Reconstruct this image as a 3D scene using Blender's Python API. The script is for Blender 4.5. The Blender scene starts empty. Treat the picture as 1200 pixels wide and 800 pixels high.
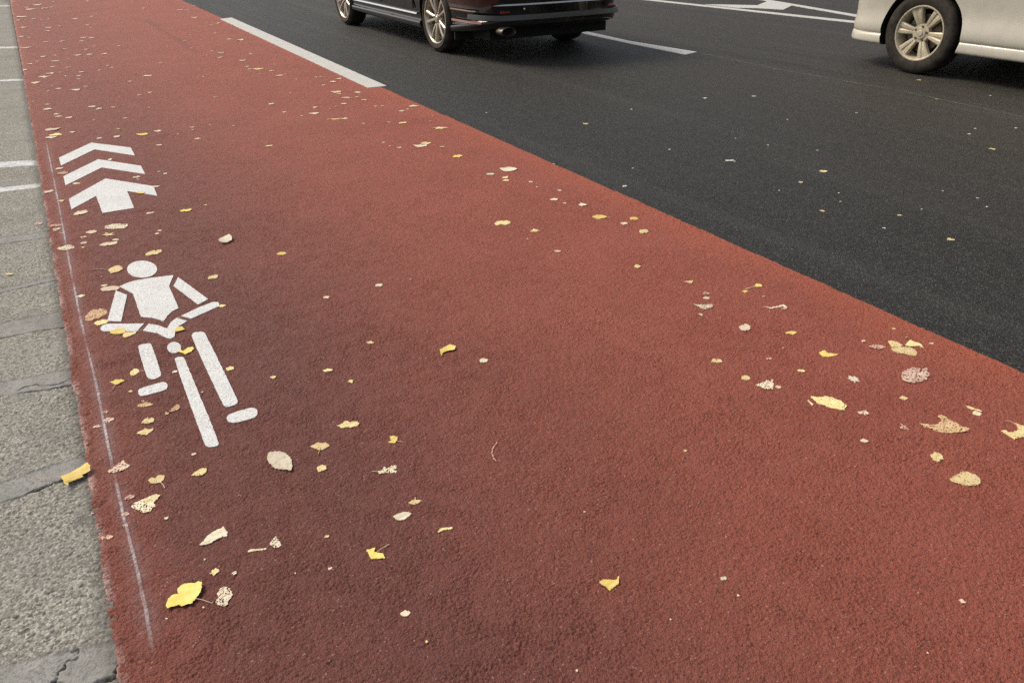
import bpy, bmesh, math, random
import numpy as np
from mathutils import Vector, Matrix
from mathutils.geometry import tessellate_polygon

# ------------------------------------------------------------------ camera, light, exposure
SC = bpy.context.scene
COL = SC.collection
CAM_H = 1.25
FPX = 887.665                      # focal length, in pixels of a 1200 px wide frame
ROT = np.array([[0.85665964, -0.25699789, 0.44731011],      # rows: world X, Y, Z ; columns: camera right, down, forward
                [-0.51585101, -0.41723244, 0.74820774],
                [-0.00565552, -0.87170475, -0.48999882]])
cam_d = bpy.data.cameras.new('camera')
cam_d.sensor_width = 36.0
cam_d.lens = FPX / 1200 * 36
cam_d.clip_start = 0.05
cam_d.clip_end = 2000
cam = bpy.data.objects.new('camera', cam_d)
COL.objects.link(cam)
m = Matrix.Identity(4)
for r in range(3):
    m[r][0] = ROT[r, 0]; m[r][1] = -ROT[r, 1]; m[r][2] = -ROT[r, 2]
m[2][3] = CAM_H
cam.matrix_world = m
SC.camera = cam

SUN_EL, SUN_AZ = math.radians(46), math.radians(-38)   # azimuth measured from +Y towards +X
wd = bpy.data.worlds.new('World'); SC.world = wd; wd.use_nodes = True
nt = wd.node_tree
sky = nt.nodes.new('ShaderNodeTexSky'); sky.sky_type = 'NISHITA'; sky.sun_disc = False
sky.sun_elevation = SUN_EL; sky.sun_rotation = SUN_AZ
sky.air_density = 1.0; sky.dust_density = 3.0; sky.ozone_density = 0.6
bg = nt.nodes['Background']; bg.inputs['Strength'].default_value = 0.085
hsn = nt.nodes.new('ShaderNodeHueSaturation'); hsn.inputs['Saturation'].default_value = 0.42     # thin high cloud greys the blue
nt.links.new(sky.outputs[0], hsn.inputs['Color']); nt.links.new(hsn.outputs[0], bg.inputs[0])
sd = bpy.data.lights.new('sun', 'SUN'); sd.energy = 1.5; sd.angle = math.radians(22); sd.color = (1.0, 0.87, 0.68)
sun = bpy.data.objects.new('sun', sd); COL.objects.link(sun)
dirv = Vector((math.sin(SUN_AZ) * math.cos(SUN_EL), math.cos(SUN_AZ) * math.cos(SUN_EL), math.sin(SUN_EL)))
sun.rotation_euler = dirv.to_track_quat('Z', 'Y').to_euler()
sun.location = (0, 0, 10)
SC.view_settings.view_transform = 'Standard'
SC.view_settings.look = 'None'
SC.view_settings.gamma = 1.0
SC.view_settings.exposure = 0.62
SC.render.engine = 'CYCLES'
SC.cycles.max_bounces = 6
SC.cycles.diffuse_bounces = 3
SC.cycles.transparent_max_bounces = 6
SC.cycles.use_denoising = False

# ------------------------------------------------------------------ helpers
def gp(u, v, z=0.0):
    """the ground point (X, Y) under a point of the survey photograph"""
    d = ROT @ np.array([u - 600.0, v - 400.0, FPX])
    t = (z - CAM_H) / d[2]
    return d[0] * t, d[1] * t

def tag(o, label=None, cat=None, group=None, kind=None):
    if label: o['label'] = label
    if cat: o['category'] = cat
    if group: o['group'] = group
    if kind: o['kind'] = kind
    return o

def empty(name, loc=(0, 0, 0), parent=None):
    o = bpy.data.objects.new(name, None); COL.objects.link(o)
    o.location = loc; o.parent = parent; o.empty_display_size = 0.1
    return o

def link_mesh(name, me, mat=None, parent=None, loc=(0, 0, 0)):
    o = bpy.data.objects.new(name, me); COL.objects.link(o)
    o.location = loc; o.parent = parent
    for mm in (mat if isinstance(mat, (list, tuple)) else [mat]):
        if mm: me.materials.append(mm)
    return o

def bm_obj(name, bm, mat, parent=None, loc=(0, 0, 0), smooth=None):
    bmesh.ops.recalc_face_normals(bm, faces=bm.faces)
    me = bpy.data.meshes.new(name); bm.to_mesh(me); bm.free()
    if smooth is not None:
        me.shade_smooth(); me.set_sharp_from_angle(angle=math.radians(smooth))
    return link_mesh(name, me, mat, parent, loc)

# numpy noise -------------------------------------------------------
def _hash(ix, iy, seed):
    h = (ix.astype(np.int64) * 374761393 + iy.astype(np.int64) * 668265263 + seed * 1442695041) & 0xFFFFFFFF
    h = ((h ^ (h >> 13)) * 1274126177) & 0xFFFFFFFF
    h = ((h ^ (h >> 16)) * 2246822519) & 0xFFFFFFFF
    return (h ^ (h >> 15)) & 0xFFFFFFFF

def gnoise(x, y, seed=0):
    """gradient noise, about -1..1"""
    x = np.asarray(x, float); y = np.asarray(y, float)
    xi = np.floor(x); yi = np.floor(y); fx = x - xi; fy = y - yi
    u = fx * fx * fx * (fx * (fx * 6 - 15) + 10); v = fy * fy * fy * (fy * (fy * 6 - 15) + 10)
    def g(dx, dy):
        a = _hash(xi + dx, yi + dy, seed) * (2 * math.pi / 4294967296.0)
        return np.cos(a) * (fx - dx) + np.sin(a) * (fy - dy)
    n = (g(0, 0) * (1 - u) + g(1, 0) * u) * (1 - v) + (g(0, 1) * (1 - u) + g(1, 1) * u) * v
    return n * 1.5

def worley(x, y, seed=0):
    """distances to the nearest and second nearest cell point"""
    xi = np.floor(x); yi = np.floor(y)
    f1 = np.full(x.shape, 9.0); f2 = np.full(x.shape, 9.0)
    for dx in (-1, 0, 1):
        for dy in (-1, 0, 1):
            cx = xi + dx; cy = yi + dy
            h = _hash(cx, cy, seed)
            px = cx + (h & 0xFFFF) / 65535.0; py = cy + (h >> 16) / 65535.0
            d = np.hypot(x - px, y - py)
            f2 = np.minimum(f2, np.maximum(f1, d)); f1 = np.minimum(f1, d)
    return f1, f2

def sstep(a, b, x):
    t = np.clip((x - a) / (b - a), 0, 1); return t * t * (3 - 2 * t)

# material nodes ----------------------------------------------------
class N:
    def __init__(s, name):
        s.m = bpy.data.materials.new(name); s.m.use_nodes = True; s.t = s.m.node_tree
        s.b = s.t.nodes['Principled BSDF']; s.c = None
    def new(s, typ, **kw):
        n = s.t.nodes.new(typ)
        for k, v in kw.items():
            if hasattr(n, k): setattr(n, k, v)
        return n
    def setin(s, n, key, v):
        if isinstance(v, bpy.types.NodeSocket): s.t.links.new(v, n.inputs[key])
        else: n.inputs[key].default_value = v
    def coord(s):
        if s.c is None: s.c = s.new('ShaderNodeTexCoord').outputs['Object']
        return s.c
    def noise(s, scale, detail=3, rough=0.5, dist=0.0, vec=None):
        n = s.new('ShaderNodeTexNoise'); s.setin(n, 'Vector', vec or s.coord())
        n.inputs['Scale'].default_value = scale; n.inputs['Detail'].default_value = detail
        n.inputs['Roughness'].default_value = rough; n.inputs['Distortion'].default_value = dist
        return n.outputs['Fac']
    def vor(s, scale, feature='F1', out='Distance', rand=1.0):
        n = s.new('ShaderNodeTexVoronoi', feature=feature); s.setin(n, 'Vector', s.coord())
        n.inputs['Scale'].default_value = scale; n.inputs['Randomness'].default_value = rand
        return n.outputs[out]
    def ramp(s, fac, stops, interp='LINEAR'):
        n = s.new('ShaderNodeValToRGB'); s.t.links.new(fac, n.inputs[0]); cr = n.color_ramp; cr.interpolation = interp
        while len(cr.elements) < len(stops): cr.elements.new(0.5)
        for e, (p, c) in zip(cr.elements, stops):
            e.position = p; e.color = c if hasattr(c, '__len__') and len(c) == 4 else ((*c, 1) if hasattr(c, '__len__') else (c, c, c, 1))
        return n.outputs[0]
    def mix(s, fac, a, b, mode='MIX'):
        n = s.new('ShaderNodeMix', data_type='RGBA', blend_type=mode)
        s.setin(n, 0, fac)
        for i, v in ((6, a), (7, b)):
            if isinstance(v, bpy.types.NodeSocket): s.t.links.new(v, n.inputs[i])
            else: n.inputs[i].default_value = (*v, 1) if len(v) == 3 else v
        return n.outputs[2]
    def math(s, op, a, b=0.0, c=0.0, clamp=False):
        n = s.new('ShaderNodeMath', operation=op, use_clamp=clamp)
        for i, v in enumerate((a, b, c)): s.setin(n, i, v)
        return n.outputs[0]
    def attr(s, name):
        return s.new('ShaderNodeAttribute', attribute_name=name).outputs['Fac']
    def bump(s, h, strength=0.5, dist=0.002, normal=None):
        n = s.new('ShaderNodeBump'); n.inputs['Strength'].default_value = strength; n.inputs['Distance'].default_value = dist
        s.t.links.new(h, n.inputs['Height'])
        if normal: s.t.links.new(normal, n.inputs['Normal'])
        return n.outputs[0]
    def out(s, col=None, rough=None, normal=None, **kw):
        if col is not None: s.setin(s.b, 'Base Color', col if isinstance(col, bpy.types.NodeSocket) else (*col, 1))
        if rough is not None: s.setin(s.b, 'Roughness', rough)
        if normal is not None: s.setin(s.b, 'Normal', normal)
        for k, v in kw.items(): s.setin(s.b, k.replace('_', ' '), v)
        return s.m

def simple(name, col, rough=0.5, **kw):
    """one material with a faint mottling and roughness variation of its own"""
    n = N(name)
    f = n.noise(40, 4, 0.6)
    c = n.mix(n.ramp(f, [(0.3, 0.0), (0.7, 1.0)]), [x * 0.86 for x in col], [min(1, x * 1.12) for x in col])
    r = n.math('MULTIPLY_ADD', f, 0.2 * rough, rough * 0.9)
    return n.out(c, r, **kw)
# ------------------------------------------------------------------ ground materials
def mat_red():
    n = N('red_lane_coating')
    sx = n.new('ShaderNodeSeparateXYZ'); n.t.links.new(n.coord(), sx.inputs[0]); X = sx.outputs[0]; Y = sx.outputs[1]
    big = n.noise(0.9, 4, 0.6, 0.4)
    mid = n.noise(7, 4, 0.65)
    fine = n.noise(220, 3, 0.7)
    grit = n.vor(330, 'F1', 'Color')
    Xn = n.math('MULTIPLY_ADD', n.math('SUBTRACT', big, 0.5), 0.7, X)
    # grime along the kerb-side wheel track, thinning out further up the lane
    d1 = n.ramp(n.math('MULTIPLY', Xn, 0.5), [(0.0, 0.80), (0.04, 0.95), (0.20, 1.0), (0.36, 0.62), (0.62, 0.20), (1.0, 0.0)])
    d2 = n.ramp(n.math('MULTIPLY', Y, 0.1), [(0.0, 1.0), (0.26, 1.0), (0.50, 0.72), (0.9, 0.38)])
    d = n.math('MULTIPLY', d1, d2)
    edge = n.ramp(n.math('MULTIPLY_ADD', n.math('SUBTRACT', mid, 0.5), 0.5, n.math('MULTIPLY_ADD', X, 5.0, 0.85)), [(0.05, 0.0), (0.85, 1.0)])
    d = n.math('MULTIPLY', d, n.math('MULTIPLY_ADD', edge, 0.42, 0.58))
    d = n.math('ADD', d, n.math('MULTIPLY', n.math('SUBTRACT', mid, 0.5), 0.30), clamp=True)
    clean = n.mix(n.ramp(n.noise(2.3, 3), [(0.3, 0.0), (0.7, 1.0)]), (0.315, 0.078, 0.048), (0.362, 0.095, 0.061))
    clean = n.mix(n.attr('seam'), clean, (0.43, 0.104, 0.054))
    col = n.mix(d, clean, (0.155, 0.050, 0.040))
    # worn grain tips, and shade of small pits painted into the colour as dark pores
    tip = n.ramp(fine, [(0.46, 0.0), (0.72, 1.0)])
    col = n.mix(n.math('MULTIPLY', tip, 0.30), col, (0.42, 0.155, 0.105))
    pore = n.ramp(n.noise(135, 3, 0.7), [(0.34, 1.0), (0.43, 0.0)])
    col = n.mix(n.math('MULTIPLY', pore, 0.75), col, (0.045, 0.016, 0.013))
    g = n.new('ShaderNodeSeparateColor'); n.t.links.new(grit, g.inputs[0])
    col = n.mix(n.ramp(g.outputs[0], [(0.988, 0.0), (0.997, 0.45)]), col, (0.62, 0.42, 0.36))
    # the scuffed, uncoated stones of the joint with the gutter
    wear = n.attr('wear')
    col = n.mix(n.math('MULTIPLY', wear, n.ramp(n.noise(70, 3, 0.7), [(0.42, 0.0), (0.52, 0.9)])), col, (0.66, 0.47, 0.43))
    crack = n.attr('crack')
    col = n.mix(crack, col, (0.03, 0.012, 0.011))
    h = n.math('ADD', n.noise(190, 4, 0.75), n.math('MULTIPLY', n.noise(95, 3, 0.6), 1.4))
    return n.out(col, n.ramp(n.noise(30, 2), [(0.3, 0.62), (0.7, 0.8)]), n.bump(h, 1.0, 0.0040), Specular_IOR_Level=0.42)

def mat_road():
    n = N('asphalt')
    sx = n.new('ShaderNodeSeparateXYZ'); n.t.links.new(n.coord(), sx.inputs[0]); X = sx.outputs[0]; Y = sx.outputs[1]
    v = n.vor(165, 'F1', 'Color'); g = n.new('ShaderNodeSeparateColor'); n.t.links.new(v, g.inputs[0])
    v2 = n.vor(420, 'F1', 'Color'); g2 = n.new('ShaderNodeSeparateColor'); n.t.links.new(v2, g2.inputs[0])
    col = n.mix(n.ramp(g.outputs[0], [(0.0, 0.0), (0.62, 0.30), (1.0, 1.0)]), (0.006, 0.0060, 0.0058), (0.062, 0.060, 0.055))
    col = n.mix(n.math('MULTIPLY', g2.outputs[0], 0.4), col, (0.022, 0.022, 0.022))
    # brown dust on the far lanes, faint streaks along the tyre paths
    st = n.new('ShaderNodeMapping'); st.inputs['Scale'].default_value = (3.2, 0.12, 1); n.t.links.new(n.coord(), st.inputs[0])
    streak = n.noise(1.0, 3, 0.6, vec=st.outputs[0])
    dust = n.math('MULTIPLY', n.ramp(n.math('MULTIPLY', X, 0.1), [(0.26, 0.0), (0.52, 0.8), (0.9, 1.0)]), n.ramp(streak, [(0.25, 0.45), (0.75, 1.0)]))
    col = n.mix(n.math('MULTIPLY', dust, 0.62), col, (0.056, 0.043, 0.027))
    col = n.mix(n.math('MULTIPLY', n.ramp(streak, [(0.54, 0.0), (0.70, 1.0)]), 0.32), col, (0.070, 0.067, 0.061))
    col = n.mix(n.math('MULTIPLY', n.ramp(streak, [(0.25, 1.0), (0.42, 0.0)]), 0.45), col, (0.012, 0.012, 0.012))
    col = n.mix(n.ramp(g2.outputs[1], [(0.968, 0.0), (0.985, 0.8)]), col, (0.30, 0.30, 0.28))
    h = n.math('ADD', n.math('MULTIPLY', n.vor(185, 'F1', 'Distance'), -1.2), n.noise(300, 3, 0.7))
    return n.out(col, n.ramp(g2.outputs[2], [(0.0, 0.5), (1.0, 0.8)]), n.bump(h, 1.0, 0.003), Specular_IOR_Level=0.40)

def mat_gutter():
    n = N('gutter_concrete')
    v = n.vor(190, 'F1', 'Color'); g = n.new('ShaderNodeSeparateColor'); n.t.links.new(v, g.inputs[0])
    slab = n.ramp(g.outputs[0], [(0.0, (0.13, 0.125, 0.108)), (0.3, (0.255, 0.243, 0.210)), (0.7, (0.365, 0.35, 0.305)), (1.0, (0.55, 0.53, 0.47))])
    slab = n.mix(n.ramp(n.noise(5, 4, 0.6), [(0.35, 0.0), (0.7, 0.5)]), slab, (0.31, 0.31, 0.29))
    slab = n.mix(n.ramp(n.noise(90, 3, 0.7), [(0.36, 0.6), (0.45, 0.0)]), slab, (0.09, 0.085, 0.073))
    mort = n.ramp(n.noise(22, 5, 0.7), [(0.25, (0.27, 0.265, 0.25)), (0.75, (0.40, 0.39, 0.375))])
    white = n.ramp(n.noise(40, 4, 0.7), [(0.3, (0.45, 0.45, 0.45)), (0.55, (0.80, 0.81, 0.82))])
    mort = n.mix(n.ramp(n.noise(110, 4, 0.75), [(0.36, 0.6), (0.5, 0.0)]), mort, (0.10, 0.097, 0.088))
    col = n.mix(n.attr('mortar'), slab, mort)
    col = n.mix(n.ramp(n.noise(3.2, 5, 0.7), [(0.48, 0.0), (0.72, 0.38)]), col, (0.13, 0.12, 0.10))
    col = n.mix(n.attr('whitened'), col, white)
    col = n.mix(n.math('MULTIPLY', n.attr('grime'), n.ramp(n.noise(60, 4, 0.7), [(0.3, 1.0), (0.72, 0.25)])), col, (0.10, 0.092, 0.08))
    col = n.mix(n.attr('crack'), col, (0.02, 0.018, 0.015))
    h = n.math('ADD', n.noise(210, 3, 0.7), n.math('MULTIPLY', n.vor(190, 'F1', 'Distance'), -1.0))
    return n.out(col, 0.85, n.bump(h, 0.7, 0.0015), Specular_IOR_Level=0.25)

def mat_paint(name='white_road_paint', pores=1.0, col0=(0.80, 0.82, 0.81)):
    n = N(name)
    f = n.noise(150, 4, 0.75); big = n.noise(14, 3, 0.6)
    t = n.math('MULTIPLY_ADD', n.math('SUBTRACT', big, 0.5), 0.12, f)
    col = n.mix(n.ramp(f, [(0.35, 0.0), (0.65, 1.0)]), tuple(c * 0.86 for c in col0), tuple(min(0.88, c * 1.08) for c in col0))
    col = n.mix(n.math('MULTIPLY', n.ramp(t, [(0.36, 1.0), (0.47, 0.0)]), 0.75 * pores), col, (0.34, 0.31, 0.295))
    col = n.mix(n.ramp(n.noise(6, 4, 0.6), [(0.42, 0.0), (0.75, 0.30)]), col, (0.44, 0.41, 0.37))
    h = n.math('ADD', n.noise(150, 4, 0.75), n.math('MULTIPLY', n.noise(60, 2), 0.7))
    return n.out(col, 0.62, n.bump(h, 0.9, 0.0022), Specular_IOR_Level=0.4)

def mat_chalk():
    n = N('chalk_dust')
    a = n.math('MULTIPLY', n.attr('dens'), n.ramp(n.noise(140, 4, 0.8), [(0.34, 0.12), (0.62, 1.0)]), clamp=True)
    n.out((0.72, 0.68, 0.71), 0.9)
    n.setin(n.b, 'Alpha', a)
    return n.m

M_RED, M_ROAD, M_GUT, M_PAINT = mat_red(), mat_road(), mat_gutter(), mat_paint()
M_LINE = mat_paint('white_line_paint', 0.6, (0.66, 0.655, 0.62))
M_CHALK = mat_chalk()

# ------------------------------------------------------------------ ground geometry
XL = lambda y: np.interp(np.asarray(y, float), [-3, 1.18, 2.23, 5.02, 17.1, 60], [-0.20, -0.161, -0.150, -0.135, -0.084, 0.05])   # joint red lane / gutter
def XR(y):                                                                                     # joint red lane / asphalt
    y = np.asarray(y, float)
    return np.interp(y, [-3, 0.90, 2.48, 6.12, 11.9, 15.3, 22, 60], [2.33, 2.400, 2.421, 2.470, 2.505, 2.527, 2.57, 2.8])
def XLw(y): return XL(y) + 0.0050 * gnoise(y * 9, y * 0 + 3.3, 5) + 0.0038 * gnoise(y * 37, y * 0 + 1.3, 6) + 0.0028 * gnoise(y * 110, y * 0, 7)
def XRw(y): return XR(y) + 0.004 * gnoise(y * 5, y * 0 + 8.3, 8) + 0.003 * gnoise(y * 33, y * 0 + 1.3, 9) + 0.0016 * gnoise(y * 120, y * 0, 11)

def ground_strip(name, fl, fr, y0, y1, height, mat, attrs=(), min_dy=None, extra_y=()):
    """a strip of ground between two edge curves; half-metre tiles, the near ones with the stones really modelled"""
    VV, FF, AA = [], [], {a: [] for a in attrs}; base = 0
    ny = int(math.ceil((y1 - y0) / 0.5)); W0 = float(fr(1.0) - fl(1.0)); ns = max(1, int(math.ceil(W0 / 0.5)))
    for j in range(ny):
        for i in range(ns):
            ya = y0 + j * (y1 - y0) / ny; yb = y0 + (j + 1) * (y1 - y0) / ny
            sa, sb = i / ns, (i + 1) / ns
            xc = float(fl(ya)) + (sa + sb) / 2 * W0; yc = (ya + yb) / 2
            dist = math.hypot(xc, yc - 0.3)
            res = 0.0025 if dist < 2.3 else 0.0042 if dist < 3.6 else 0.0075 if dist < 5 else 0.014 if dist < 8 else 0.04 if dist < 16 else 0.12
            if yc < -0.2 or xc < -0.7: res = max(res, 0.05)
            if min_dy and dist < 19: res_y = min(res, min_dy)
            else: res_y = res
            nx_ = max(1, int(round((sb - sa) * W0 / res))); ny_ = max(1, int(round((yb - ya) / res_y)))
            s = np.linspace(sa, sb, nx_ + 1); y = np.linspace(ya, yb, ny_ + 1)
            S, Yg = np.meshgrid(s, y)
            L = fl(y)[:, None]; Rr = fr(y)[:, None]
            Xg = L + (Rr - L) * S
            z, at = height(Xg, Yg, S)
            VV.append(np.stack([Xg, Yg, z], -1).reshape(-1, 3))
            for a in attrs: AA[a].append(at[a].reshape(-1))
            idx = base + np.arange((nx_ + 1) * (ny_ + 1)).reshape(ny_ + 1, nx_ + 1)
            FF.append(np.stack([idx[:-1, :-1], idx[:-1, 1:], idx[1:, 1:], idx[1:, :-1]], -1).reshape(-1, 4))
            base += (nx_ + 1) * (ny_ + 1)
    V = np.concatenate(VV).astype(np.float32); F = np.concatenate(FF).astype(np.int32)
    me = bpy.data.meshes.new(name)
    me.vertices.add(len(V)); me.vertices.foreach_set('co', V.ravel())
    me.loops.add(F.size); me.loops.foreach_set('vertex_index', F.ravel())
    me.polygons.add(len(F)); me.polygons.foreach_set('loop_start', np.arange(0, F.size, 4, dtype=np.int32))
    me.update(calc_edges=True); me.shade_smooth()
    for a in attrs:
        at = me.attributes.new(a, 'FLOAT', 'POINT'); at.data.foreach_set('value', np.concatenate(AA[a]).astype(np.float32))
    return link_mesh(name, me, mat)

def h_red(X, Y, S):
    wx = X + 0.004 * gnoise(X * 60, Y * 60, 21); wy = Y + 0.004 * gnoise(X * 60, Y * 60, 22)
    f1, f2 = worley(wx * 92, wy * 92, 3)
    g1, g2 = worley(wx * 175, wy * 175, 4)
    mask = sstep(-0.55, 0.35, gnoise(X * 16, Y * 16, 31))
    rough = 0.75 + 0.5 * gnoise(X * 3, Y * 3, 35)
    crev = np.exp(-((f2 - f1) / 0.17) ** 2) * mask
    z = -0.0028 * crev * rough + 0.0011 * (1 - np.minimum(g1 * 1.25, 1) ** 2) * rough \
        + 0.0013 * gnoise(X * 62, Y * 52, 41) + 0.0011 * gnoise(X * 9, Y * 9, 42) - 0.0018
    dl = X - XL(Y)
    near = np.clip(1 - dl / 0.055, 0, 1)
    c1, c2 = worley(wx * 60, wy * 60, 9)
    z = z + near * (0.0042 * (0.6 - c1) - 0.0035 * sstep(0.1, 0.6, gnoise(X * 35, Y * 35, 51)))
    wear = np.clip(1 - dl / 0.022, 0, 1) * sstep(-0.25, 0.2, gnoise(Y * 5, Y * 0 + 2, 61))
    # an old straight construction joint, far up the lane
    a = np.array(gp(172, 24)); b = np.array(gp(232, 62)); t = b - a; Lt = np.hypot(*t); t = t / Lt
    px, py = X - a[0], Y - a[1]
    al = px * t[0] + py * t[1]; ac = np.abs(px * t[1] - py * t[0])
    crack = np.clip(1 - ac / 0.05, 0, 1) * (al > 0) * (al < Lt) * 0.28
    z = np.where((S < 1e-6) | (S > 1 - 1e-6), -0.016, z)
    return z, {'wear': wear, 'crack': crack, 'seam': np.clip(1 - (XR(Y) - X) / (0.22 + 0.10 * gnoise(Y * 2, Y * 0, 62)), 0, 1) * 0.8}

def h_road(X, Y, S):
    f1, f2 = worley(X * 120, Y * 120, 13)
    z = 0.0016 * (1 - np.minimum(f1 * 1.3, 1) ** 2) - 0.0016 * np.exp(-((f2 - f1) / 0.2) ** 2) * sstep(-0.4, 0.4, gnoise(X * 30, Y * 30, 14)) \
        + 0.0008 * gnoise(X * 12, Y * 12, 15) - 0.0055
    return z, {}

# mortar bands across the gutter: (v at the frame's left edge, v at the joint with the red lane), top and bottom edge
BANDS = [((446, 431), (462.5, 449.5)), ((562.5, 532.5), (586, 553)), ((377, 363.8), (395, 381.8)), ((337, 323), (342, 327.5)),
         ((277, 270), (285, 277)), ((779, 748), (830, 790)), ((162, 158.5), (164, 160.5)), ((127, 124.5), (129, 126.5)), ((101.5, 101), (103.5, 103)), ((46.5, 46.5), (48, 48)), ((13, 13), (14, 14))]
WHITES = [((189, 187), (195.5, 192.5)), ((218.5, 214.5), (224, 218.5)), ((93, 92), (95, 94)), ((54.6, 54.2), (56.4, 56)), ((6.4, 6.2), (7.4, 7.2))]
def _band(X, Y, tops, bots, wob):
    ue = lambda v: 10 + 0.1612 * v
    out = []
    for (v0, v1) in (tops, bots):
        a = np.array(gp(0, v0)); b = np.array(gp(ue(v1), v1))
        out.append(a[1] + (X - a[0]) * (b[1] - a[1]) / (b[0] - a[0]))
    yt, yb = out
    return Y - (yb + wob), (yt + wob * 0.6) - Y, yb + wob
def h_gut(X, Y, S):
    f1, f2 = worley(X * 140, Y * 140, 23); g1, _ = worley(X * 240, Y * 240, 24)
    rough = 0.0019 * (0.7 - f1) * 1.6 + 0.0007 * (0.6 - g1) - 0.0022 * sstep(0.15, 0.6, gnoise(X * 70, Y * 70, 25))
    mort = np.zeros_like(X); white = np.zeros_like(X); crack = np.zeros_like(X)
    for k, (t, b) in enumerate(BANDS):
        sc = 1.0 if t[0] > 250 else 0.5
        wob = sc * (0.008 * gnoise(X * 11, X * 0 + k * 3.1, 71) + 0.004 * gnoise(X * 45, X * 0 + k, 72) + 0.002 * gnoise(X * 120, X * 0 + k, 73))
        lo, hi, yb = _band(X, Y, t, b, wob)
        fe = 0.004 if t[0] > 150 else 0.01
        m_ = sstep(-fe, fe, np.minimum(lo, hi)); mort = np.maximum(mort, m_)
        cw = 0.0058 + 0.0036 * gnoise(X * 25, X * 0 + k, 74)
        if t[0] > 250:
            crack = np.maximum(crack, np.clip(1.35 - np.abs(Y - yb) / np.maximum(cw, 0.0008), 0, 1) * sstep(-0.7, 0.0, gnoise(X * 8, X * 0 + k * 1.7, 75)))
            # hairline cracks inside the mortar
            hb, _ = gnoise(X * 8 + 0.12 * gnoise(X * 60, Y * 60, 76), Y * 11, 77 + k), 0
            if k in (0, 5): crack = np.maximum(crack, np.clip(1.2 - np.abs(hb) / 0.03, 0, 1) * m_ * (X > -0.30))
    for k, (t, b) in enumerate(WHITES):
        wob = 0.006 * gnoise(X * 16, X * 0 + k * 5.1, 81)
        lo, hi, yb = _band(X, Y, t, b, wob)
        m_ = sstep(-0.006, 0.008, np.minimum(lo, hi)) * (0.85 + 0.35 * gnoise(X * 20, Y * 30, 82))
        white = np.maximum(white, np.clip(m_, 0, 1)); mort = np.maximum(mort, m_)
    mort = np.clip(mort, 0, 1)
    z = rough * (1 - 0.85 * mort) - 0.0022 * mort + 0.0015 * gnoise(X * 8, Y * 8, 83) - 0.008 * crack - 0.001
    dr = XL(Y) - X
    grime = np.clip(1 - dr / (0.035 + 0.025 * gnoise(Y * 4, Y * 0, 84)), 0, 1) ** 1.3
    gsum = np.array(gp(108, 604)); grime = np.maximum(grime, np.clip(1 - np.hypot(X - gsum[0] + 0.015, (Y - gsum[1]) * 0.8) / 0.04, 0, 1))
    return z, {'mortar': mort, 'whitened': np.clip(white, 0, 1), 'crack': np.clip(crack, 0, 1), 'grime': grime}

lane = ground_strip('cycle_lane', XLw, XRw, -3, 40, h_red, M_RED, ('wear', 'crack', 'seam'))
tag(lane, kind='structure')
road = ground_strip('road', lambda y: XR(y) - 0.03, lambda y: XR(y) * 0 + 12.4, -3, 34, h_road, M_ROAD)
tag(road, kind='structure')
gut = ground_strip('gutter', lambda y: XL(y) * 0 - 0.66, lambda y: XL(y) + 0.012, -3, 30, h_gut, M_GUT, ('mortar', 'whitened', 'crack', 'grime'), min_dy=0.012)
gut.location.z = -0.003
tag(gut, kind='structure')

def slab(name, x0, x1, y0, y1, z0, z1, mat, bev=0.0, parent=None):
    bm = bmesh.new(); bmesh.ops.create_cube(bm, size=1)
    for v in bm.verts: v.co = Vector(((x0 + x1) / 2 + v.co.x * (x1 - x0), (y0 + y1) / 2 + v.co.y * (y1 - y0), (z0 + z1) / 2 + v.co.z * (z1 - z0)))
    if bev: bmesh.ops.bevel(bm, geom=bm.edges[:], offset=bev, segments=2, affect='EDGES')
    return bm_obj(name, bm, mat, parent, smooth=30 if bev else None)

M_FAR = simple('far_asphalt', (0.045, 0.045, 0.043), 0.8)
M_KERB = simple('kerb_concrete', (0.36, 0.34, 0.30), 0.85)
M_PAVE = simple('pavement_blocks', (0.30, 0.27, 0.24), 0.85)
tag(slab('ground', -500, 500, -500, 500, -0.4, -0.035, M_FAR), kind='structure')
tag(slab('kerb', -0.84, -0.662, -6, 60, -0.3, 0.15, M_KERB, 0.015), kind='structure')
tag(slab('pavement', -6.0, -0.842, -6, 60, -0.3, 0.145, M_PAVE, 0.01), kind='structure')

# ------------------------------------------------------------------ painted markings
def flat_poly(name, pts, mat, z0=-0.004, z1=0.0010, jit=0.0007, step=0.012, parent=None, seed=0, origin=None):
    """a painted shape laid on the ground: outline in metres, a millimetre or two thick with a slightly crumbly edge"""
    P = [np.array(p, float) for p in pts]; out = []
    rnd = random.Random(seed)
    for a, b in zip(P, P[1:] + P[:1]):
        n_ = max(1, min(400, int(np.hypot(*(b - a)) / step)))
        t = b - a; L = np.hypot(*t) + 1e-9; nn = np.array([-t[1], t[0]]) / L
        for k in range(n_):
            out.append(a + t * k / n_ + nn * rnd.uniform(-jit, jit) * (1 if k else 0))
    o = np.array(origin if origin is not None else np.mean(out, 0))
    bm = bmesh.new()
    top = [bm.verts.new((p[0] - o[0], p[1] - o[1], z1)) for p in out]
    bot = [bm.verts.new((p[0] - o[0], p[1] - o[1], z0)) for p in out]
    for tri in tessellate_polygon([[v.co for v in top]]): 
        try: bm.faces.new([top[i] for i in tri])
        except ValueError: pass
    k = len(out)
    for i in range(k): bm.faces.new((bot[i], bot[(i + 1) % k], top[(i + 1) % k], top[i]))
    return bm_obj(name, bm, mat, parent, (0, 0, 0) if parent is not None else (o[0], o[1], 0))

def px_poly(px): return [gp(u, v, 0.002) for u, v in px]
def zz(pts, s, ou, ov): return [(ou + x / s, ov + y / s) for x, y in pts]

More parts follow.
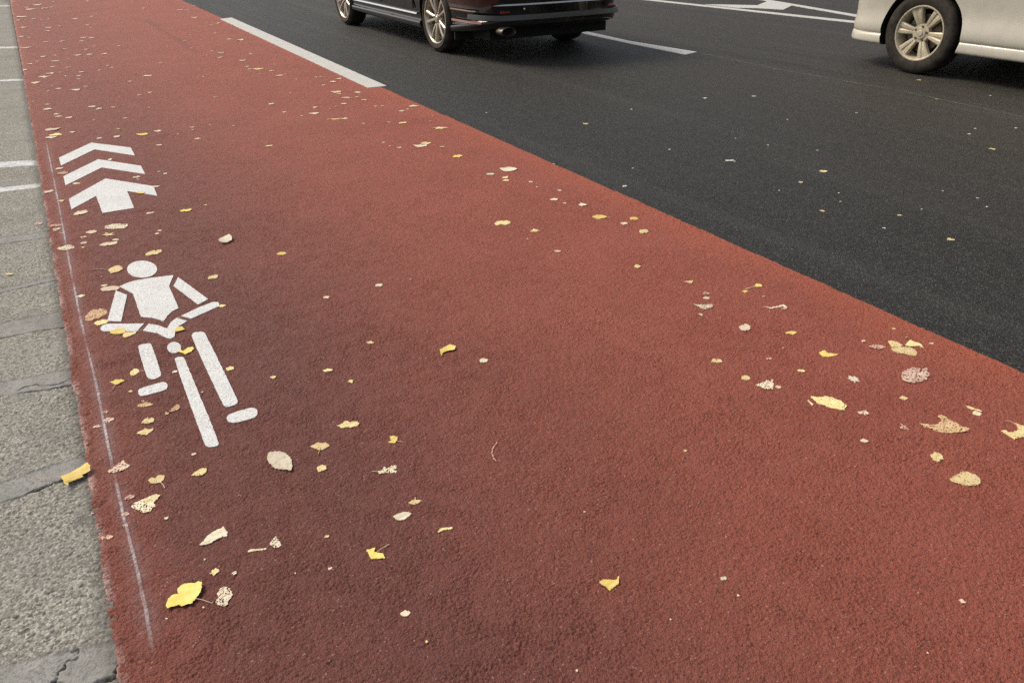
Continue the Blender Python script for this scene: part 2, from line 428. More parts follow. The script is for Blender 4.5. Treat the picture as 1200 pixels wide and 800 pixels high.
C1 = zz([(108, 198), (325, 97), (590, 130), (617, 183), (348, 142), (122, 250)], 5.715, 50, 150)
C2 = zz([(138, 322), (372, 208), (658, 252), (686, 307), (395, 263), (153, 383)], 5.715, 50, 150)
C3 = zz([(175, 473), (420, 337), (742, 388), (768, 452), (565, 420), (612, 533), (400, 567), (357, 453), (192, 543)], 5.715, 50, 150)
tag(flat_poly('painted_chevron', px_poly(C1), M_PAINT, seed=1), 'farthest white chevron painted on the red lane, first above the arrow tip', 'road marking', 'white cycle markings on the red lane')
tag(flat_poly('painted_chevron', px_poly(C2), M_PAINT, seed=2), 'middle white chevron painted between the far chevron and the stemmed arrow', 'road marking', 'white cycle markings on the red lane')
tag(flat_poly('painted_arrow', px_poly(C3), M_PAINT, seed=3), 'white painted arrow with a broad stem, nearest of the three pointed marks', 'road marking', 'white cycle markings on the red lane')

def rnd_poly(px, r=2):
    """round the corners of a pixel polygon by one corner-cutting pass"""
    for _ in range(r):
        q = []
        for a, b in zip(px, px[1:] + px[:1]):
            q += [(a[0] * .8 + b[0] * .2, a[1] * .8 + b[1] * .2), (a[0] * .2 + b[0] * .8, a[1] * .2 + b[1] * .8)]
        px = q
    return px
def ell(cu, cv, ru, rv, n=36): return [(cu + ru * math.cos(2 * math.pi * i / n), cv + rv * math.sin(2 * math.pi * i / n)) for i in range(n)]
oc = gp(195, 400)
pict = empty('painted_cyclist', (oc[0], oc[1], 0))
tag(pict, 'white painted cyclist symbol seen from the front on the red lane', 'road marking', 'white cycle markings on the red lane')
PICT = [('head', ell(166.4, 315.0, 17.6, 9.9)),
        ('torso', [(140, 335.2), (148, 331.3), (158, 328.3), (178, 325), (203.1, 321.9), (198.1, 334.8), (209.1, 360.4), (201, 364.6), (195.6, 369.8), (191.5, 376), (186, 373.8), (178, 372), (165, 370.6), (155.6, 343.5)]),
        ('upper_arm', [(135.6, 340), (148.8, 345), (141.9, 376), (125.6, 375.6)]),
        ('forearm', [(125.6, 379), (168.8, 378.5), (160, 387.8), (122, 387.6), (118.3, 386.2), (117.3, 383.8), (119.5, 381)]),
        ('handlebar', [(174, 378.8), (186, 380.8), (195.6, 384.4), (200, 377), (206.9, 371.9), (219.4, 375.6), (210, 381), (205.6, 386.3), (204.4, 393.8), (200, 396.3), (195, 395.3), (185, 390), (167.3, 386.9)]),
        ('upper_arm', [(208.8, 324.4), (243.8, 350), (232.2, 356.3), (203.1, 334.4)]),
        ('forearm', [(211.9, 369.7), (232, 360), (249.4, 353.4), (255.0, 353.4), (257, 355.5), (256, 358.3), (223.8, 372.8)]),
        ('headlamp', ell(204, 406.6, 8.2, 6.4)),
        ('leg', rnd_poly([(161.3, 406), (164.3, 403), (175.3, 401.6), (177.8, 403.7), (189, 437.4), (187.8, 440.2), (180, 444), (174.8, 443.1), (171.5, 440)], 1)),
        ('foot', rnd_poly([(161.7, 458), (163, 454.7), (190.5, 446.7), (195.2, 448), (196.6, 452), (194.5, 456), (166.5, 463.7), (162.6, 462)], 1)),
        ('front_wheel', rnd_poly([(203.7, 420.5), (207.8, 417.6), (214.5, 417.6), (216.4, 420.2), (257, 518), (254.2, 522.3), (243, 523.2), (239.6, 519.7)], 1)),
        ('leg', rnd_poly([(224, 393.7), (226.5, 389), (237, 388), (240.8, 390.3), (278.7, 468.5), (277.7, 472.6), (266.3, 476.4), (261.4, 474.2)], 1)),
        ('foot', rnd_poly([(265, 488.4), (269.7, 484), (294.7, 476.5), (301.2, 478.8), (302, 484.4), (298, 488.8), (274.4, 495.1), (267, 493.2)], 1))]
for k, (nm, px) in enumerate(PICT):
    o = flat_poly(nm, px_poly(px), M_PAINT, seed=10 + k, origin=oc, parent=pict)

tag(flat_poly('lane_edge_line', px_poly([(257.8, 22.5), (271.3, 20.8), (453.2, 100.8), (431.5, 103)]), M_LINE, seed=30, z0=-0.008, z1=0.0025, step=0.05),
    'broad white dash painted along the seam between red lane and asphalt', 'road marking', 'white road lines')
tag(flat_poly('lane_dash', px_poly([(632, 25.0), (644, 23.2), (688.3, 36.9), (740, 48.2), (817, 60.6), (803.2, 63.8), (740, 51.4), (686.7, 40)]), M_LINE, seed=31, z0=-0.008, z1=-0.001, step=0.05),
    'narrow white lane dash reaching out from behind the black car', 'road marking', 'white road lines')
ax, bx_ = gp(763, -0.6), gp(1010, 25.5); dx = np.array(bx_) - np.array(ax); e1 = np.array(bx_) + dx * 1.2; e0 = np.array(ax) - dx * 0.7
ax2, bx2 = gp(763, 1.0), gp(1010, 27.9); dx2 = np.array(bx2) - np.array(ax2)
tag(flat_poly('boundary_line', [tuple(e0), tuple(e1), tuple(np.array(bx2) + dx2 * 1.2), tuple(np.array(ax2) - dx2 * 0.7)], M_LINE, seed=32, z0=-0.008, z1=-0.001, step=0.05),
    'long thin white line running behind the van wheel, nearer of two', 'road marking', 'white road lines')
p1, p2 = np.array(gp(890, -2.0)), np.array(gp(1012, 18.6)); q1, q2 = np.array(gp(884, -1.2)), np.array(gp(1011, 21.0))
tag(flat_poly('boundary_line', [tuple(p1 - (p2 - p1) * 0.8), tuple(p2 + (p2 - p1) * 1.5), tuple(q2 + (q2 - q1) * 1.5), tuple(q1 - (q2 - q1) * 0.8)], M_LINE, seed=33, z0=-0.008, z1=-0.001, step=0.05),
    'farther thin white line meeting the painted hatch bar ahead of the van', 'road marking', 'white road lines')
tag(flat_poly('hatch_bar', px_poly([(826, 5.2), (862, 5.8), (887.5, 6.4), (899.5, 1.4), (928, 6.6), (918, 11.5), (888, 9.8), (866, 9.4)]), M_LINE, seed=34, z0=-0.008, z1=0.0015, step=0.05),
    'white hatch bar painted between the two thin lines ahead of the van', 'road marking', 'white road lines')

# thin survey lines of chalk: a ribbon whose density thins out towards both sides and along its length
def ribbon(name, pts, w, core, mat, z, seed):
    P = np.array(pts, float); seg = np.hypot(*(P[1:] - P[:-1]).T); s = np.concatenate([[0], np.cumsum(seg)]); L = s[-1]
    n_ = max(12, int(L / 0.015)); t = np.linspace(0, L, n_); X = np.interp(t, s, P[:, 0]); Y = np.interp(t, s, P[:, 1])
    dX, dY = np.gradient(X), np.gradient(Y); l = np.hypot(dX, dY); nx, ny = -dY / l, dX / l
    X = X + 0.0012 * gnoise(t * 18, t * 0, seed) * nx; Y = Y + 0.0012 * gnoise(t * 18, t * 0, seed) * ny
    prof = [(-1, 0), (-0.55, 0.06), (-core * 1.6, 0.18), (-core, 0.85), (0, 1), (core, 0.85), (core * 1.6, 0.18), (0.55, 0.06), (1, 0)]
    V, A = [], []
    ww = w * (1 + 0.3 * gnoise(t * 3, t * 0 + 4, seed + 1))
    along = np.clip(0.62 + 0.7 * gnoise(t * 5, t * 0 + 9, seed + 2) + 0.35 * gnoise(t * 31, t * 0 + 5, seed + 3), 0.08, 1) * np.clip(t / 0.15, 0, 1) * np.clip((L - t) / 0.15, 0, 1)
    o = (X.mean(), Y.mean())
    for k in range(n_):
        for (q, d) in prof:
            V.append((X[k] + nx[k] * q * ww[k] - o[0], Y[k] + ny[k] * q * ww[k] - o[1], z)); A.append(d * along[k])
    c = len(prof); F = [(k * c + i, k * c + i + 1, (k + 1) * c + i + 1, (k + 1) * c + i) for k in range(n_ - 1) for i in range(c - 1)]
    me = bpy.data.meshes.new(name); me.from_pydata(V, [], F); me.update()
    at = me.attributes.new('dens', 'FLOAT', 'POINT'); at.data.foreach_set('value', A)
    return link_mesh(name, me, mat, None, (o[0], o[1], 0))
ch = [gp(u, v) for u, v in [(54, 165), (70, 245), (84, 322), (97, 385), (114, 455), (129, 533), (145, 605), (158, 655), (171, 715), (181, 772)]]
tag(ribbon('chalk_line', ch, 0.034, 0.075, M_CHALK, 0.0022, 5), 'thin pale chalk line running beside the markings near the gutter', 'chalk line')
M_CHALK2 = mat_chalk(); M_CHALK2.name = 'worn_guide_line'
sm = [gp(u, v) for u, v in [(818, 61.5), (900, 79), (1046, 104.5), (1200, 137), (1290, 157)]]
o = ribbon('guide_line', sm, 0.05, 0.10, M_CHALK2, -0.0015, 15)
for n_ in M_CHALK2.node_tree.nodes:
    if n_.type == 'BSDF_PRINCIPLED': n_.inputs['Base Color'].default_value = (0.22, 0.21, 0.19, 1)
tag(o, 'faint worn guide line continuing the narrow dash across the asphalt', 'guide line')
# ------------------------------------------------------------------ vehicles
def paint(name, col, metallic=0.0, rough=0.28, coat=0.8):
    n = N(name)
    f = n.noise(3, 3, 0.5)
    dirt = n.ramp(n.noise(9, 5, 0.65), [(0.45, 0.0), (0.8, 1.0)])
    c = n.mix(n.math('MULTIPLY', dirt, 0.07 if max(col) < 0.1 else 0.22), n.mix(f, [x * 0.97 for x in col], [min(1, x * 1.03) for x in col]), (0.23, 0.20, 0.16))
    r = n.math('MULTIPLY_ADD', dirt, 0.10, rough)
    return n.out(c, r, n.bump(n.noise(900, 1), 0.02, 0.0005), Metallic=metallic, Specular_IOR_Level=0.35, Coat_Weight=coat, Coat_Roughness=0.04)
def rubber():
    n = N('tyre_rubber')
    c = n.mix(n.ramp(n.noise(14, 5, 0.7), [(0.35, 0.0), (0.75, 1.0)]), (0.016, 0.014, 0.012), (0.075, 0.062, 0.045))
    return n.out(c, 0.75, n.bump(n.noise(160, 3), 0.3, 0.001), Specular_IOR_Level=0.3)
M_TYRE = rubber()
M_TYRE2 = None
M_BLACK = paint('black_car_paint', (0.006, 0.005, 0.0055), 0.0, 0.12, 0.6)
M_PEARL = paint('pearl_car_paint', (0.64, 0.60, 0.505), 0.08, 0.38, 0.5)
M_TRIM = simple('black_plastic', (0.010, 0.010, 0.0105), 0.5)
M_LINER = simple('wheel_arch_liner', (0.006, 0.006, 0.006), 0.9)
M_SATIN = simple('satin_valance', (0.075, 0.075, 0.068), 0.32, Metallic=0.6)
M_CHROME = simple('chrome', (0.72, 0.70, 0.66), 0.12, Metallic=1.0)
M_ALLOY = simple('silver_alloy', (0.62, 0.56, 0.47), 0.32, Metallic=0.75)
M_ALLOY2 = simple('warm_alloy', (0.60, 0.53, 0.39), 0.55, Metallic=0.4)
M_DISC = simple('brake_steel', (0.16, 0.14, 0.12), 0.45, Metallic=0.8)
M_GLASS = N('dark_car_glass').out((0.01, 0.012, 0.013), 0.04, None, Coat_Weight=0.6)
M_RED = simple('red_lens', (0.30, 0.01, 0.01), 0.15, Coat_Weight=1.0)
M_LAMP = simple('clear_lens', (0.55, 0.56, 0.56), 0.12, Coat_Weight=1.0)

def lathe(bm, prof, cx, cy, cz, side, n=56):
    """turn (radius, offset inwards from the wheel's outer face) about the wheel's axle"""
    rings = []
    for r, x in prof:
        rings.append([bm.verts.new((cx - side * x, cy + r * math.cos(2 * math.pi * i / n), cz + r * math.sin(2 * math.pi * i / n))) for i in range(n)])
    for a, b in zip(rings, rings[1:]):
        for i in range(n): bm.faces.new((a[i], a[(i + 1) % n], b[(i + 1) % n], b[i]))
    return rings

def prism(bm, pts, x0, x1, side_pts=None):
    """closed solid between an outline at x0 and the same outline (or side_pts) at x1; points are (y, z)"""
    q = side_pts or pts
    a = [bm.verts.new((x0, y, z)) for y, z in pts]; b = [bm.verts.new((x1, y, z)) for y, z in q]
    k = len(pts)
    bm.faces.new(a); bm.faces.new(b[::-1])
    for i in range(k): bm.faces.new((a[i], b[i], b[(i + 1) % k], a[(i + 1) % k]))

def wheel(root, x, y, R, rr, side, style, alloy, width=0.225, rot=0.0):
    """x is the plane of the tyre's outer wall, side is -1 when that wall faces -X"""
    w = empty('wheel', (x, y, R - 0.004), root)
    bm = bmesh.new()
    lathe(bm, [(rr - 0.004, 0.030), (rr + 0.004, 0.012), (rr + 0.022, 0.004), (R * 0.5 + rr * 0.5, -0.003), (R - 0.035, 0.002), (R - 0.016, 0.012), (R - 0.004, 0.028),
               (R, 0.045), (R, 0.066), (R - 0.007, 0.068), (R - 0.007, 0.074), (R, 0.076), (R, 0.106), (R - 0.007, 0.108), (R - 0.007, 0.116), (R, 0.118), (R, 0.148), (R - 0.007, 0.150),
               (R - 0.007, 0.156), (R, 0.158), (R, width - 0.045), (R - 0.005, width - 0.028), (R - 0.03, width - 0.004), (rr + 0.02, width), (rr - 0.004, width - 0.02)], 0, 0, 0, side, 72)
    bm_obj('tyre', bm, M_TYRE, w, smooth=40)
    bm = bmesh.new()
    # lip, barrel and back of the rim
    lathe(bm, [(rr + 0.006, 0.014), (rr + 0.003, 0.008), (rr - 0.006, 0.008), (rr - 0.013, 0.016), (rr - 0.020, 0.040), (rr - 0.035, 0.120), (rr - 0.02, width - 0.03)], 0, 0, 0, side, 72)
    def P(r, a): return (r * math.cos(a), r * math.sin(a))
    def bar(a0, r0, w0, a1, r1, w1, f0, f1, th):
        p0 = np.array(P(r0, a0)); p1 = np.array(P(r1, a1)); d = p1 - p0; d /= np.hypot(*d); nn = np.array([-d[1], d[0]])
        secs = []
        for t in (0, .25, .5, .75, 1):
            c = p0 + (p1 - p0) * t; hw = (w0 + (w1 - w0) * t) / 2; f = f0 + (f1 - f0) * t - 0.006 * math.sin(math.pi * t)
            ring = []
            for q, dx_ in ((-1, 0.008), (-0.55, 0.0), (0.55, 0.0), (1, 0.008), (1, th), (-1, th)):
                yz = c + nn * hw * q
                ring.append(bm.verts.new((-side * (f + dx_), yz[0], yz[1])))
            secs.append(ring)
        for s0, s1 in zip(secs, secs[1:]):
            for i in range(6): bm.faces.new((s0[i], s0[(i + 1) % 6], s1[(i + 1) % 6], s1[i]))
        bm.faces.new(secs[0]); bm.faces.new(secs[-1][::-1])
    if style == 'twin':
        for k in range(5):
            a = rot + 2 * math.pi * k / 5
            for s_ in (-1, 1):
                bar(a + s_ * 0.20, 0.052, 0.026, a + s_ * 0.235, rr - 0.010, 0.034, 0.032, 0.016, 0.035)
        hub_r = 0.068
    else:
        for k in range(6):
            a = rot + 2 * math.pi * k / 6
            for s_ in (-1, 1):
                bar(a + s_ * 0.16, 0.060, 0.026, a + s_ * 0.145, rr - 0.010, 0.048, 0.040 , 0.020, 0.04)
            bar(a, 0.060, 0.03, a, rr - 0.008, 0.03, 0.046, 0.028, 0.03)
        hub_r = 0.078
    lathe(bm, [(0.0001, 0.030), (hub_r * 0.55, 0.028), (hub_r * 0.62, 0.036), (hub_r * 0.95, 0.037), (hub_r, 0.045), (hub_r, 0.085)], 0, 0, 0, side, 32)
    bm_obj('rim', bm, alloy, w, smooth=35)
    bm = bmesh.new()
    lathe(bm, [(0.0001, 0.020), (0.022, 0.021), (0.027, 0.026), (0.028, 0.036)], 0, 0, 0, side, 24)
    bm_obj('hub_cap', bm, alloy, w, smooth=40)
    nb = 5
    for k in range(nb):
        bm = bmesh.new()
        a = rot + 0.3 + 2 * math.pi * k / nb; cy_, cz_ = P(hub_r * 0.72, a)
        ring = [(cy_ + 0.0095 * math.cos(t), cz_ + 0.0095 * math.sin(t)) for t in [i * math.pi / 3 for i in range(6)]]
        prism(bm, ring, -side * 0.028, -side * 0.045)
        bm_obj('wheel_nut', bm, M_DISC, w)
    bm = bmesh.new()
    lathe(bm, [(0.0001, 0.088), (rr * 0.70, 0.088), (rr * 0.70, 0.108), (0.0001, 0.108)], 0, 0, 0, side, 40)
    bm_obj('brake_disc', bm, M_DISC, w, smooth=40)
    bm = bmesh.new()
    lathe(bm, [(0.0001, 0.135), (rr - 0.03, 0.135)], 0, 0, 0, side, 40)
    bm_obj('dust_shield', bm, M_LINER, w)
    return w

def loft(name, stations, mat, root, levels=2, arches=None, cap=True, smooth=32):
    """stations: (y, [(half width, z) ... from the bottom centre line round to the top centre line])"""
    bm = bmesh.new(); rings = []
    for y, pts in stations:
        ring = [bm.verts.new((x, y, z)) for x, z in pts] + [bm.verts.new((-x, y, z)) for x, z in pts[-2:0:-1]]
        rings.append(ring)
    k = len(rings[0])
    for a, b in zip(rings, rings[1:]):
        for i in range(k): bm.faces.new((a[i], a[(i + 1) % k], b[(i + 1) % k], b[i]))
    if cap:
        for r_ in (rings[0], rings[-1]):
            h = k // 2
            for i in range(h):
                q = [r_[i], r_[i + 1], r_[(k - i - 1) % k], r_[(k - i) % k]]
                q = list(dict.fromkeys(q))
                if len(q) >= 3: bm.faces.new(q)
    bmesh.ops.recalc_face_normals(bm, faces=bm.faces)
    me = bpy.data.meshes.new(name); bm.to_mesh(me); bm.free()
    o = link_mesh(name, me, mat, root)
    if levels:
        md = o.modifiers.new('s', 'SUBSURF'); md.levels = levels; md.render_levels = levels
    cutters = []
    for (cx, cy, cz, r, dep) in (arches or []):
        cb = bmesh.new()
        n_ = 64
        pts = [(cy + r * math.cos(2 * math.pi * i / n_), cz + r * math.sin(2 * math.pi * i / n_)) for i in range(n_)]
        prism(cb, pts, cx - dep / 2, cx + dep / 2)
        bmesh.ops.recalc_face_normals(cb, faces=cb.faces)
        cm = bpy.data.meshes.new('cut'); cb.to_mesh(cm); cb.free(); cm.materials.append(M_LINER)
        co = bpy.data.objects.new('cut', cm); COL.objects.link(co); co.parent = root; cutters.append(co)
        md = o.modifiers.new('b', 'BOOLEAN'); md.object = co; md.operation = 'DIFFERENCE'; md.solver = 'EXACT'; md.material_mode = 'TRANSFER'
    if levels or cutters:
        bpy.context.view_layer.update()
        dg = bpy.context.evaluated_depsgraph_get()
        nm = bpy.data.meshes.new_from_object(o.evaluated_get(dg), depsgraph=dg)
        o.modifiers.clear(); o.data = nm; nm.name = name
        for c in cutters:
            cm = c.data; bpy.data.objects.remove(c); bpy.data.meshes.remove(cm)
    o.data.shade_smooth(); o.data.set_sharp_from_angle(angle=math.radians(smooth))
    return o

def interp(tab, y):
    xs = [t[0] for t in tab]; return [float(np.interp(y, xs, [t[i] for t in tab])) for i in range(1, len(tab[0]))]

def strip_along(name, root, pts, h, out, mat, th=0.008):
    """a slim moulding following points (x, y, z); out is the sign of its outward side"""
    bm = bmesh.new(); rings = []
    P = [Vector(p) for p in pts]
    for i, p in enumerate(P):
        t = (P[min(i + 1, len(P) - 1)] - P[max(i - 1, 0)]).normalized(); up = Vector((0, 0, 1)); o_ = t.cross(up) * out; o_.normalize()
        rings.append([bm.verts.new(p + up * dz + o_ * do) for dz, do in ((-h / 2, -th), (-h / 2, th * 0.6), (-h * 0.4, th), (h * 0.1, th * 0.55), (h / 2, th * 0.0), (h / 2, -th))])
    for a, b in zip(rings, rings[1:]):
        for i in range(6): bm.faces.new((a[i], a[(i + 1) % 6], b[(i + 1) % 6], b[i]))
    bm.faces.new(rings[0]); bm.faces.new(rings[-1][::-1])
    return bm_obj(name, bm, mat, root, smooth=25)

# --- black saloon -----------------------------------------------------------------
sal = empty('saloon_car', (4.560, 7.685, 0))
tag(sal, 'glossy black saloon car with chrome trim driving away in the near lane', 'car', 'passing cars')
#        y      W      zb     zt(deck)
TAB = [(-1.06, 0.36, 0.335, 0.80), (-1.045, 0.56, 0.315, 0.93), (-1.00, 0.69, 0.300, 0.98), (-0.90, 0.785, 0.285, 0.995), (-0.74, 0.850, 0.260, 1.0), (-0.45, 0.880, 0.215, 1.0), (-0.1, 0.893, 0.175, 0.985),
       (0.4, 0.893, 0.175, 0.96), (1.2, 0.893, 0.175, 0.95), (2.2, 0.893, 0.175, 0.94), (2.75, 0.890, 0.180, 0.90), (3.1, 0.865, 0.19, 0.83), (3.4, 0.78, 0.20, 0.76), (3.55, 0.62, 0.22, 0.68), (3.6, 0.40, 0.26, 0.60)]
def sal_section(y):
    W, zb, zt = interp(TAB, y)
    f = lambda t: zb + (zt - zb) * t
    k = min(1, W / 0.6)
    return [(0, zb), (W * 0.6, zb), (W - 0.12 * k, zb), (W - 0.045 * k, zb + 0.008), (W - 0.012, zb + 0.035), (W - 0.004, zb + 0.062), (W - 0.007, zb + 0.084), (W - 0.026, zb + 0.093), (W - 0.034, zb + 0.104),
            (W - 0.030, zb + 0.15), (W - 0.010, f(0.36)), (W, f(0.55)), (W - 0.006, f(0.60)), (W - 0.022, f(0.80)), (W - 0.060, f(0.945)), (W - 0.13 * k, f(0.995)), (W * 0.4, zt + 0.015), (0, zt + 0.022)]
ys = [-1.06, -1.045, -1.0, -0.9, -0.74, -0.45, -0.1, 0.4, 0.8, 1.2, 1.7, 2.2, 2.75, 3.1, 3.4, 3.55, 3.6]
loft('body', [(y, sal_section(y)) for y in ys], M_BLACK, sal, 2, [(-0.84, 0, 0.325, 0.362, 0.5), (0.84, 0, 0.325, 0.362, 0.5), (-0.84, 2.745, 0.325, 0.362, 0.5), (0.84, 2.745, 0.325, 0.362, 0.5)])
def cabin(name_pref, root, tab, zb, roof_mat):
    secs = []
    for y, W, zt in tab:
        secs.append((y, [(0, zb), (W * 0.6 + 0.1, zb), (W + 0.05, zb), (W, zb + (zt - zb) * 0.45), (W - 0.07, zb + (zt - zb) * 0.85), (W * 0.6, zt), (0, zt + 0.01)]))
    return loft('glasshouse', secs, M_GLASS, root, 2)
cabin('s', sal, [(-0.55, 0.62, 0.99), (-0.1, 0.70, 1.22), (0.4, 0.74, 1.37), (1.0, 0.745, 1.41), (1.6, 0.74, 1.39), (2.1, 0.70, 1.20), (2.65, 0.64, 0.95)], 0.92, M_BLACK)
loft('roof', [(y, [(0, z - 0.05), (w * 0.7, z - 0.05), (w, z - 0.06), (w + 0.01, z - 0.03), (w * 0.75, z + 0.012), (0, z + 0.022)]) for y, w, z in
              [(-0.02, 0.56, 1.26), (0.4, 0.60, 1.38), (1.0, 0.61, 1.415), (1.5, 0.59, 1.40), (1.72, 0.56, 1.36)]], M_BLACK, sal, 2)
for sx_, dy in ((-1, 0), (1, 0)):
    for wy in (0.0, 2.745):
        wheel(sal, sx_ * 0.882, wy, 0.325, 0.243, sx_, 'twin', M_ALLOY, 0.235, rot=1.24 if wy < 1 else 0.75)
def side_x(y, off=0.0): return interp(TAB, y)[0] + off
for s in (-1, 1):
    strip_along('chrome_strip', sal, [(s * (side_x(y) - 0.012), y, 0.335) for y in np.linspace(0.42, 2.33, 14)], 0.016, s, M_CHROME, 0.010)
    strip_along('chrome_strip', sal, [(s * (side_x(y) - 0.008), y, 0.352) for y in np.linspace(-0.40, -0.86, 8)], 0.020, s, M_CHROME, 0.008)
    strip_along('bumper_crease', sal, [(s * (side_x(y) - 0.004), y, 0.452) for y in np.linspace(-0.38, -0.80, 8)], 0.012, s, M_CHROME, 0.006)
    for yy in (0.50, 1.42, 2.30):
        strip_along('door_seam', sal, [(s * (side_x(yy) + 0.000), yy - 0.003 + d, z) for d, z in ()] or [(s * (side_x(yy) - 0.0065), yy - 0.003, 0.62), (s * (side_x(yy) - 0.0065), yy + 0.003, 0.62)], 0.48, s, M_TRIM, 0.007)
# rear bumper: satin valance band, chrome line, lower diffuser, exhaust tips, reflectors
def bump_pts(z, off, n=23, span=0.80):
    yy = [(-0.70, side_x(-0.70)), (-0.80, side_x(-0.80)), (-0.90, side_x(-0.9)), (-0.97, 0.73), (-1.01, 0.67), (-1.04, 0.575), (-1.055, 0.42), (-1.062, 0.22), (-1.064, 0.0)]
    L = [(-w - 0, y) for y, w in yy] + [(w, y) for y, w in yy[-2::-1]]
    return [(x * (1 + off), y - off, z) for x, y in L]
strip_along('satin_valance', sal, bump_pts(0.400, 0.010), 0.050, 1, M_SATIN, 0.010)
strip_along('chrome_line', sal, bump_pts(0.515, 0.006)[3:-3], 0.014, 1, M_CHROME, 0.012)
for s in (-1,):
    bm = bmesh.new(); n_ = 32; rings = []
    for r_, d_ in ((0.052, 0.10), (0.054, 0.0), (0.050, -0.008), (0.045, 0.0), (0.043, 0.10)):
        rings.append([bm.verts.new((s * 0.625 + r_ * 1.55 * math.cos(2 * math.pi * i / n_), -1.075 + d_, 0.285 + r_ * 0.78 * math.sin(2 * math.pi * i / n_))) for i in range(n_)])
    for a, b in zip(rings, rings[1:]):
        for i in range(n_): bm.faces.new((a[i], a[(i + 1) % n_], b[(i + 1) % n_], b[i]))
    tip = bm_obj('exhaust_tip', bm, M_DISC, sal, smooth=50)
    bm = bmesh.new(); bm.faces.new([bm.verts.new((s * 0.625 + 0.066 * math.cos(2 * math.pi * i / n_), -1.00, 0.285 + 0.033 * math.sin(2 * math.pi * i / n_))) for i in range(n_)])
    bm_obj('exhaust_bore', bm, M_LINER, tip)
for s in (-1, 1):
    bm = bmesh.new(); bmesh.ops.create_cube(bm, size=1)
    for v in bm.verts: v.co = Vector((s * (0.60 + v.co.x * 0.13), -1.00 + v.co.y * 0.05 + abs(v.co.x) * 0, 0.452 + v.co.z * 0.016))
    bm_obj('reflector', bm, M_RED, sal)
    bm = bmesh.new(); bmesh.ops.create_cube(bm, size=1)
    for v in bm.verts: v.co = Vector((s * (0.66 + v.co.x * 0.30), -0.94 + v.co.y * 0.14, 0.80 + v.co.z * 0.14))
    bmesh.ops.bevel(bm, geom=bm.edges[:], offset=0.03, segments=3, affect='EDGES')
    bm_obj('tail_light', bm, M_RED, sal, smooth=40)
bm = bmesh.new(); bmesh.ops.create_uvsphere(bm, u_segments=12, v_segments=8, radius=0.012)
for v in bm.verts: v.co = Vector((-0.44 + v.co.x, -1.063 + v.co.y * 0.4, 0.475 + v.co.z))
bm_obj('parking_sensor', bm, M_ALLOY, sal, smooth=40)
slab('underbody', -0.70, 0.70, -0.85, 3.2, 0.19, 0.30, M_LINER, 0, sal)
for s in (-1, 1):
    slab('mudflap', s * 0.75 - 0.1, s * 0.75 + 0.1, -0.40, -0.385, 0.16, 0.42, M_TRIM, 0, sal)

# --- pale people carrier -----------------------------------------------------------
van = empty('van', (7.575, 4.235, 0))
tag(van, 'pearl white van with a silver six spoke front wheel, cut off by the picture edge', 'van', 'passing cars')
#        y      W      zb     zt
TV = [(-3.85, 0.55, 0.36, 0.95), (-3.80, 0.80, 0.30, 1.02), (-3.6, 0.88, 0.26, 1.04), (-3.0, 0.912, 0.22, 1.05), (-2.2, 0.915, 0.21, 1.04), (-0.6, 0.915, 0.205, 1.02), (-0.3, 0.915, 0.205, 1.0), (0.1, 0.915, 0.20, 0.98), (0.40, 0.912, 0.195, 0.94),
      (0.56, 0.893, 0.192, 0.90), (0.68, 0.845, 0.192, 0.86), (0.78, 0.75, 0.192, 0.80), (0.85, 0.60, 0.195, 0.74), (0.88, 0.40, 0.21, 0.68)]
def van_section(y):
    W, zb, zt = interp(TV, y); k = min(1, W / 0.6); f = lambda t: zb + (zt - zb) * t
    lip = 0.012 * float(sstep(0.3, 0.55, y))
    return [(0, zb), (W * 0.6, zb), (W - 0.10 * k, zb), (W - 0.030 * k, zb + 0.004), (W - 0.012 + lip, zb + 0.016), (W - 0.009 + lip, zb + 0.045), (W - 0.012 + lip * .6, zb + 0.088), (W - 0.020, zb + 0.094), (W - 0.020, zb + 0.100),
            (W - 0.008, zb + 0.112), (W - 0.001, zb + 0.16), (W - 0.012, f(0.30)), (W - 0.020, f(0.40)), (W - 0.008, f(0.55)), (W, f(0.66)), (W - 0.010, f(0.82)), (W - 0.04, f(0.95)), (W - 0.12 * k, zt), (W * 0.4, zt + 0.01), (0, zt + 0.015)]
ysv = [-3.85, -3.8, -3.6, -3.0, -2.2, -1.4, -0.8, -0.5, -0.3, 0.1, 0.4, 0.56, 0.68, 0.78, 0.85, 0.88]
loft('body', [(y, van_section(y)) for y in ysv], M_PEARL, van, 2, [(-0.86, -0.01, 0.335, 0.378, 0.5), (0.86, -0.01, 0.335, 0.378, 0.5), (-0.86, -2.95, 0.335, 0.378, 0.5), (0.86, -2.95, 0.335, 0.378, 0.5)])
cabin('v', van, [(-3.78, 0.76, 1.40), (-3.5, 0.80, 1.66), (-2.5, 0.82, 1.72), (-1.2, 0.82, 1.72), (-0.5, 0.80, 1.62), (0.1, 0.76, 1.30), (0.55, 0.70, 0.98)], 0.96, M_PEARL)
loft('roof', [(y, [(0, z - 0.07), (w * 0.7, z - 0.07), (w, z - 0.09), (w + 0.012, z - 0.04), (w * 0.78, z + 0.012), (0, z + 0.022)]) for y, w, z in
              [(-3.7, 0.66, 1.66), (-3.3, 0.70, 1.74), (-2.2, 0.71, 1.76), (-1.2, 0.70, 1.74), (-0.6, 0.66, 1.66)]], M_PEARL, van, 2)
